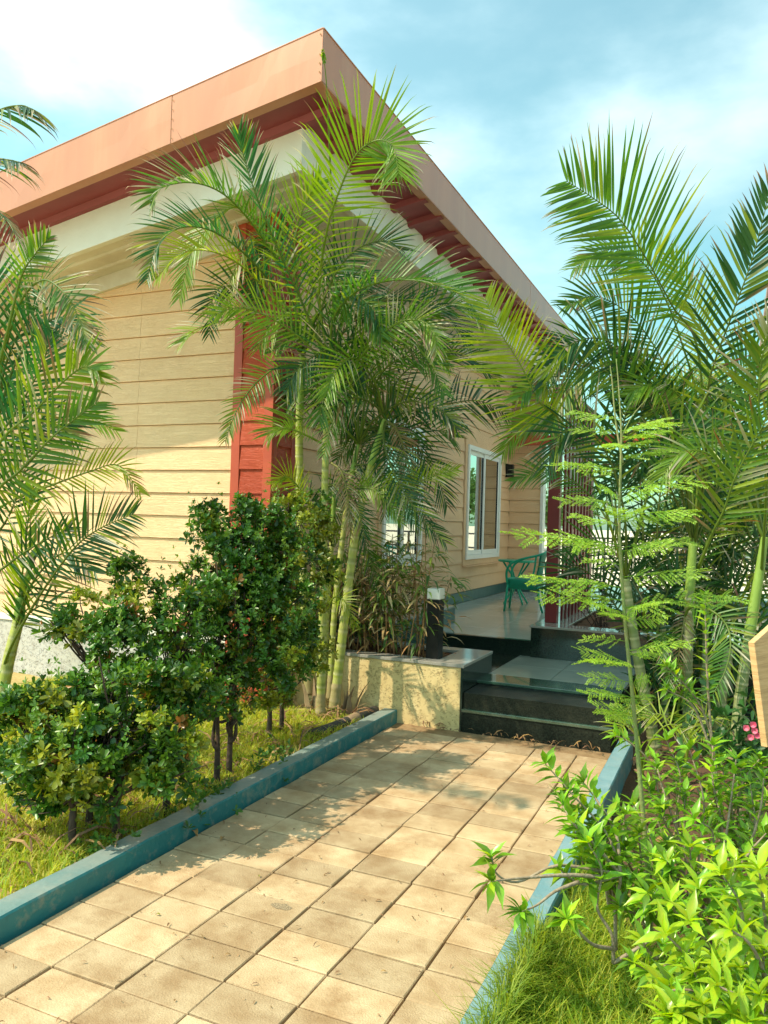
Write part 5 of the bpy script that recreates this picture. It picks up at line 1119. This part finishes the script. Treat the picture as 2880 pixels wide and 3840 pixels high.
def broad_shrub(label, base, branches, L, seed, dens=1.0, cap=295, young=.08):
    """branches: pixel/depth polylines; leaves sit in whorls along the outer part of each"""
    g = random.Random(seed); t = thing('broadleaf_shrub', label, 'shrub', tuple(base), 'leafy shrubs beside the blue kerb'); inv = PINV(t); cnt = 0
    spots = []
    for br in branches:
        t0 = br[1] if isinstance(br[1], float) else .35; pts = br[0] if isinstance(br[0], list) else br
        S = spline(px(pts), 24); b = MB(); b.tube(S, [.0075 * (1 - .68 * i / 23) for i in range(24)], 6); b.build('branch', M['twig'], t, smooth=True)
        ln = sum((S[i + 1] - S[i]).length for i in range(23)); nodes = max(3, int(ln * (1 - t0) / .035 * dens))
        for k in range(nodes):
            u = t0 + (1 - t0) * k / (nodes - 1); f = u * 23; i = min(int(f), 22); p = S[i].lerp(S[i + 1], f - i); T = (S[i + 1] - S[i]).normalized()
            spots.append((k == nodes - 1, p, T, k, u))
    g.shuffle(spots); spots.sort(key=lambda s: not s[0])
    for tip, p, T, k, u in spots:
        num = 8 if tip else 3
        A = T.orthogonal().normalized(); B = T.cross(A)
        for q in range(num):
            if cnt >= cap: break
            an = q * (2.4 if tip else 2.09) + k * 1.5 + g.uniform(-.3, .3); out = A * math.cos(an) + B * math.sin(an)
            el = g.uniform(.15, .9) if tip else g.uniform(.2, .6); X = (out * math.cos(el) + T * math.sin(el) + Vector((0, 0, .28))).normalized()
            Z = (Vector((0, 0, 1)) - X * X.z); Z = Z.normalized() if Z.length > .1 else A
            Z = (Z + X.cross(Z) * g.uniform(-.5, .5)).normalized(); Y_ = Z.cross(X); s = L * g.uniform(.65, 1.15) * (.75 if (tip and q > 4) else 1)
            o = bpy.data.objects.new('leaf', (LY if g.random() < young * (2.2 if tip else 1) else LM)[g.randrange(6)]); COL.objects.link(o); o.parent = t; o.matrix_parent_inverse = inv
            o.matrix_basis = Matrix(((X.x * s, Y_.x * s, Z.x * s, p.x), (X.y * s, Y_.y * s, Z.y * s, p.y), (X.z * s, Y_.z * s, Z.z * s, p.z), (0, 0, 0, 1))); cnt += 1
    return t
broad_shrub('sprawling shrub whose bare twigs reach over the paving with leaf whorls', on_z(1325, 2080, -.05), [
    ([(1330, 2050, 2.75), (1330, 1950, 2.75), (1340, 1890, 2.75), (1310, 1800, 2.8), (1240, 1720, 2.85), (1178, 1650, 2.9)], .45),
    ([(1340, 1890, 2.75), (1290, 1830, 2.75), (1240, 1780, 2.75), (1215, 1740, 2.8)], .35),
    ([(1340, 1890, 2.75), (1290, 1880, 2.72), (1200, 1870, 2.70), (1120, 1905, 2.68), (1075, 1890, 2.66), (1062, 1852, 2.65)], .93),
    ([(1300, 1895, 2.7), (1230, 1890, 2.65), (1150, 1895, 2.6), (1095, 1900, 2.55), (1062, 1905, 2.52)], .93),
    ([(1250, 1905, 2.65), (1200, 1925, 2.6), (1160, 1955, 2.55), (1125, 1970, 2.5)], .90),
    ([(1340, 1890, 2.75), (1330, 1800, 2.8), (1290, 1730, 2.9), (1260, 1690, 2.95)], .3),
    ([(1340, 1890, 2.75), (1260, 1910, 2.7), (1210, 1880, 2.7)], .4),
    ([(1330, 2050, 2.7), (1280, 2040, 2.6), (1240, 2000, 2.55), (1225, 1985, 2.5)], .88),
    ([(1325, 2080, 2.7), (1322, 2020, 2.68), (1290, 1960, 2.68), (1300, 1880, 2.7), (1270, 1820, 2.7)], .6),
    ([(1325, 2080, 2.7), (1390, 2040, 2.65), (1430, 2010, 2.65), (1480, 1990, 2.65)], .7)], .088, 31, 1.25)
broad_shrub('large leafy green shrub filling the bed in front of the palm clump', on_z(1500, 1980, -.05), [
    ([(1500, 1980, 3.3), (1480, 1850, 3.3), (1440, 1730, 3.35), (1420, 1660, 3.4)], .25), ([(1500, 1980, 3.3), (1510, 1850, 3.3), (1520, 1730, 3.3), (1490, 1620, 3.35)], .25),
    ([(1520, 1980, 3.2), (1560, 1850, 3.2), (1580, 1720, 3.25), (1590, 1640, 3.3)], .25), ([(1520, 1980, 3.1), (1600, 1870, 3.1), (1640, 1760, 3.1), (1650, 1680, 3.1)], .25),
    ([(1480, 1960, 3.1), (1430, 1880, 3.1), (1400, 1800, 3.1), (1370, 1740, 3.15)], .3), ([(1500, 1960, 2.9), (1520, 1870, 2.85), (1540, 1800, 2.8), (1500, 1770, 2.75)], .3),
    ([(1540, 1960, 2.9), (1580, 1900, 2.85), (1620, 1840, 2.8), (1655, 1800, 2.8)], .3), ([(1500, 1980, 3.4), (1460, 1800, 3.5), (1470, 1680, 3.5), (1440, 1600, 3.55)], .35),
    ([(1540, 1980, 3.4), (1560, 1800, 3.4), (1540, 1690, 3.45), (1540, 1610, 3.5)], .3), ([(1600, 1980, 3.3), (1630, 1800, 3.3), (1620, 1690, 3.3)], .3)], .085, 32, .85)
broad_shrub('shrub with a tall pale shoot rising in front of the drooping frond', on_z(1560, 1900, -.05), [
    ([(1560, 1900, 3.6), (1545, 1650, 3.6), (1520, 1540, 3.6), (1480, 1480, 3.6), (1440, 1440, 3.6)], .55), ([(1545, 1650, 3.6), (1500, 1530, 3.6), (1440, 1490, 3.6)], .75),
    ([(1545, 1700, 3.6), (1530, 1500, 3.6), (1525, 1380, 3.6), (1523, 1290, 3.6)], .3), ([(1480, 1800, 3.6), (1430, 1700, 3.6), (1400, 1640, 3.6), (1355, 1600, 3.6), (1330, 1590, 3.6)], .35),
    ([(1440, 1780, 3.5), (1420, 1700, 3.5), (1415, 1640, 3.5)], .4), ([(1560, 1860, 3.6), (1600, 1700, 3.6), (1640, 1640, 3.6)], .4)], .068, 33, .9)
broad_shrub('nearest brightly lit shrub with yellow green young leaves', on_z(1640, 2190, -.05), [
    ([(1640, 2230, 2.2), (1590, 2130, 2.15), (1540, 2050, 2.1), (1490, 1990, 2.05)], .2), ([(1640, 2230, 2.2), (1610, 2080, 2.1), (1600, 1960, 2.05), (1560, 1890, 2.05)], .3),
    ([(1660, 2230, 2.2), (1660, 2080, 2.1), (1650, 1960, 2.05), (1640, 1880, 2.0)], .3), ([(1640, 2230, 2.1), (1560, 2170, 2.05), (1500, 2140, 2.0), (1440, 2140, 2.0)], .35),
    ([(1640, 2240, 2.0), (1560, 2210, 1.95), (1500, 2190, 1.9), (1450, 2200, 1.9)], .3), ([(1600, 2230, 2.1), (1530, 2120, 2.05), (1480, 2060, 2.05), (1440, 2020, 2.05)], .5),
    ([(1680, 2200, 2.0), (1650, 2100, 1.95), (1620, 2040, 1.9), (1580, 2010, 1.9)], .3), ([(1680, 2240, 1.95), (1620, 2180, 1.9), (1590, 2150, 1.85), (1550, 2130, 1.85)], .3)], .082, 34, .8, young=.55)

def bush(label, base, tips, L, seed, dens=1.0, t0=.38, young=.1):
    """a shrub whose branches rise from one foot to the given tips"""
    g = random.Random(seed * 3); bx, by, bd = base; br = []
    for (x, y, d) in tips:
        k = g.uniform(.35, .6); br.append(([(bx + g.uniform(-8, 8), by, bd), (bx + (x - bx) * k * .6 + g.uniform(-12, 12), by + (y - by) * k, bd + (d - bd) * k), (bx + (x - bx) * .85, by + (y - by) * .8, bd + (d - bd) * .85), (x, y, d)], t0))
    return broad_shrub(label, at(bx, by, bd), br, L, seed, dens, young=young)
bush('bushy shrub with mid green leaves between the sapling and the palm stems', (1470, 1930, 3.5), [(1370, 1760, 3.4), (1400, 1690, 3.5), (1430, 1740, 3.3), (1350, 1810, 3.3), (1460, 1650, 3.6), (1390, 1850, 3.2), (1440, 1820, 3.2), (1480, 1710, 3.4), (1330, 1750, 3.3), (1420, 1900, 3.1)], .074, 41, 1.15)
bush('tall leafy shrub directly below the pink flowers', (1590, 1900, 3.6), [(1560, 1640, 3.6), (1600, 1660, 3.6), (1640, 1650, 3.6), (1580, 1720, 3.5), (1625, 1730, 3.5), (1655, 1720, 3.5), (1540, 1700, 3.5), (1655, 1800, 3.4), (1530, 1760, 3.4), (1610, 1800, 3.4)], .074, 42, 1.15)
bush('shrub of long glossy leaves in the middle of the bed', (1530, 2060, 2.8), [(1440, 1860, 2.7), (1490, 1830, 2.7), (1540, 1850, 2.7), (1590, 1860, 2.6), (1400, 1930, 2.6), (1450, 1950, 2.5), (1510, 1920, 2.5), (1570, 1940, 2.5), (1630, 1900, 2.6), (1650, 1960, 2.5)], .09, 43, .9, young=.25)
bush('low bright shrub at the bottom corner with leaves catching the sun', (1640, 2300, 2.1), [(1500, 2100, 2.0), (1550, 2080, 2.0), (1600, 2090, 1.95), (1650, 2050, 1.95), (1470, 2190, 1.9), (1520, 2170, 1.9), (1580, 2190, 1.85), (1640, 2150, 1.85), (1610, 2210, 1.8), (1440, 2205, 1.9)], .078, 44, 1.1, young=.6)
bush('small shrub tuft close to the kerb under the overhanging branch', (1320, 1960, 2.9), [(1240, 1790, 2.85), (1270, 1760, 2.9), (1300, 1800, 2.85), (1255, 1850, 2.8), (1290, 1870, 2.75), (1330, 1850, 2.8), (1220, 1710, 2.9), (1350, 1760, 2.9)], .08, 45, 1.0)
bush('dense shrub with pointed leaves behind the overhanging branch', (1400, 2000, 2.9), [(1350, 1830, 2.85), (1380, 1800, 2.9), (1410, 1850, 2.8), (1360, 1900, 2.75), (1430, 1900, 2.7), (1320, 1900, 2.8), (1400, 1960, 2.65), (1450, 1880, 2.7), (1460, 1960, 2.6), (1340, 1960, 2.7)], .072, 46, 1.15)
bush('low leafy shrub at the foot of the pale twigs', (1420, 2120, 2.35), [(1390, 2030, 2.3), (1430, 2040, 2.3), (1460, 2080, 2.25), (1400, 2100, 2.2), (1370, 2080, 2.3), (1450, 2130, 2.15), (1490, 2050, 2.25)], .07, 47, 1.1, young=.3)
# young fan seedlings between the stems
for k, (x, y, d_, lab) in enumerate([(1385, 1700, 4.6, 'yellow green palm seedling near the kerb end'), (1480, 1690, 4.4, 'palm seedling fanning out behind the leafy shrub')]):
    t = thing('palm_seedling', lab, 'seedling', tuple(on_z(x, y, -.05))); o = on_z(x, y, -.05)
    for q in range(3):
        a = q * 2.1 + k; e = o + Vector((math.cos(a) * .15, math.sin(a) * .15, .42)); frond(t, [o, o + Vector((math.cos(a) * .03, math.sin(a) * .03, .25)), e, e + Vector((math.cos(a) * .12, math.sin(a) * .12, -.03))], .20, n=12, w=.016, tone='yel', face=.5, t0=.6, droop=.8, seed=400 + q + k * 5, fwd=(85, 20))
# flowering plant by the timber board
fl = thing('flowering_plant', 'dark leaved plant with pink flowers by the timber board', 'plant', tuple(at(1610, 1660, 4.2)))
gf = random.Random(77); g_ = np.random.default_rng(77); c0 = at(1615, 1590, 4.2); pts = [c0 + Vector((gf.gauss(0, .13), gf.gauss(0, .13), gf.gauss(-.06, .16))) for _ in range(130)]
me = rosette_mesh('foliage', pts, [Vector((gf.gauss(0, .6), gf.gauss(0, .6), 1)) for _ in pts], [.07] * 130, [(.03, .10, .02)] * 130, g_, 5); me.materials.append(M['hedge']); tag(put('foliage', me, fl), kind='stuff')
b = MB()
for q in range(5): b.tube([Vector((c0.x, c0.y, -.1)), c0 + Vector((gf.gauss(0, .1), gf.gauss(0, .1), 0))], [.008, .004], 5)
b.build('stalk', M['twig'], fl)
for (x, y) in ((1612, 1572), (1630, 1578), (1627, 1565), (1622, 1592), (1636, 1588)):
    p = at(x, y, 4.02); b = MB()
    for q in range(9):
        a = q * 2.4; d = Vector((math.cos(a), -.6 + .3 * (q % 2), math.sin(a))).normalized() * .019; s = d.cross(Vector((0, 1, .2))).normalized() * .012
        b.add([p, p + d * .6 - s, p + d, p + d * .6 + s], [(0, 1, 2, 3)])
    b.build('flower', M['petal'], fl)
# twiggy plants in the granite planter
for k, (x, y, z_, lab) in enumerate([(-1.25, 8.35, .6, 'low twiggy plant in the granite planter beside the screen'), (-.95, 8.9, .6, 'second twiggy plant further back in the granite planter')]):
    t = thing('planter_plant', lab, 'plant', (x, y, z_)); gf = random.Random(80 + k); b = MB(); pts = []
    for q in range(16):
        e = Vector((x + gf.gauss(0, .2), y + gf.gauss(0, .22), z_ + gf.uniform(.2, .6))); b.tube([Vector((x + gf.gauss(0, .04), y + gf.gauss(0, .04), z_ - .02)), Vector((x, y, z_)).lerp(e, .6) + Vector((0, 0, .05)), e], [.006, .004, .002], 4)
        pts += [e + Vector((gf.gauss(0, .05), gf.gauss(0, .05), gf.gauss(0, .05))) for _ in range(7)]
    b.build('stalks', M['bark'], t)
    me = rosette_mesh('foliage', pts, [Vector((gf.gauss(0, .6), gf.gauss(0, .6), 1)) for _ in pts], [.05] * len(pts), [(.05, .14, .02)] * len(pts), np.random.default_rng(90 + k), 4); me.materials.append(M['hedge']); tag(put('foliage', me, t), kind='stuff')

# ------------------------------------------------------------------ far trees beyond the terrace
def far_tree(x, y, h, r, seed, lab):
    g = random.Random(seed); t = thing('far_tree', lab, 'tree', (x, y, -.1), 'trees in the field beyond the terrace'); b = MB(); top = Vector((x, y, h * .6))
    b.tube(spline([(x, y, -.2), (x + .1, y, h * .3), top], 8), [.22 * (1 - .6 * i / 7) for i in range(8)], 8)
    cl = [Vector((x + g.gauss(0, r * .5), y + g.gauss(0, r * .5), h * g.uniform(.45, .95))) for _ in range(9)]
    for c in cl: b.tube([Vector((x, y, h * .35)), top.lerp(c, .5), c], [.10, .06, .03], 5)
    b.build('trunk', M['bark'], t, smooth=True); pts = []
    for c in cl:
        for q in range(110):
            d = Vector((g.gauss(0, 1), g.gauss(0, 1), g.gauss(0, .8))).normalized(); pts.append(c + d * r * .45 * g.uniform(.5, 1.05))
    me = rosette_mesh('crown', pts, [Vector((g.gauss(0, .6), g.gauss(0, .6), 1)) for _ in pts], [.32] * len(pts), [lerp((.05, .13, .03), (.10, .20, .04), g.random()) for _ in pts], np.random.default_rng(seed), 5)
    me.materials.append(M['farleaf']); tag(put('crown', me, t), kind='stuff')
for i, (x, y, h, r) in enumerate([(9, 48, 4.6, 2.6), (13, 52, 5.4, 3.0), (17, 50, 5.0, 2.8), (5, 54, 4.4, 2.6), (22, 55, 5.6, 3.2), (1.5, 58, 4.2, 2.5), (-3, 60, 4.5, 2.6), (27, 52, 5.2, 3), (-12, 57, 4.0, 2.6), (-15, 60, 4.3, 2.8)]):
    far_tree(x, y, h, r, 600 + i, ('lone round tree far off past the end of the terrace wall' if i == 8 else 'smaller far tree beside the lone one past the terrace wall' if i == 9 else 'round green tree far off in the field, mirrored in the terrace window'))
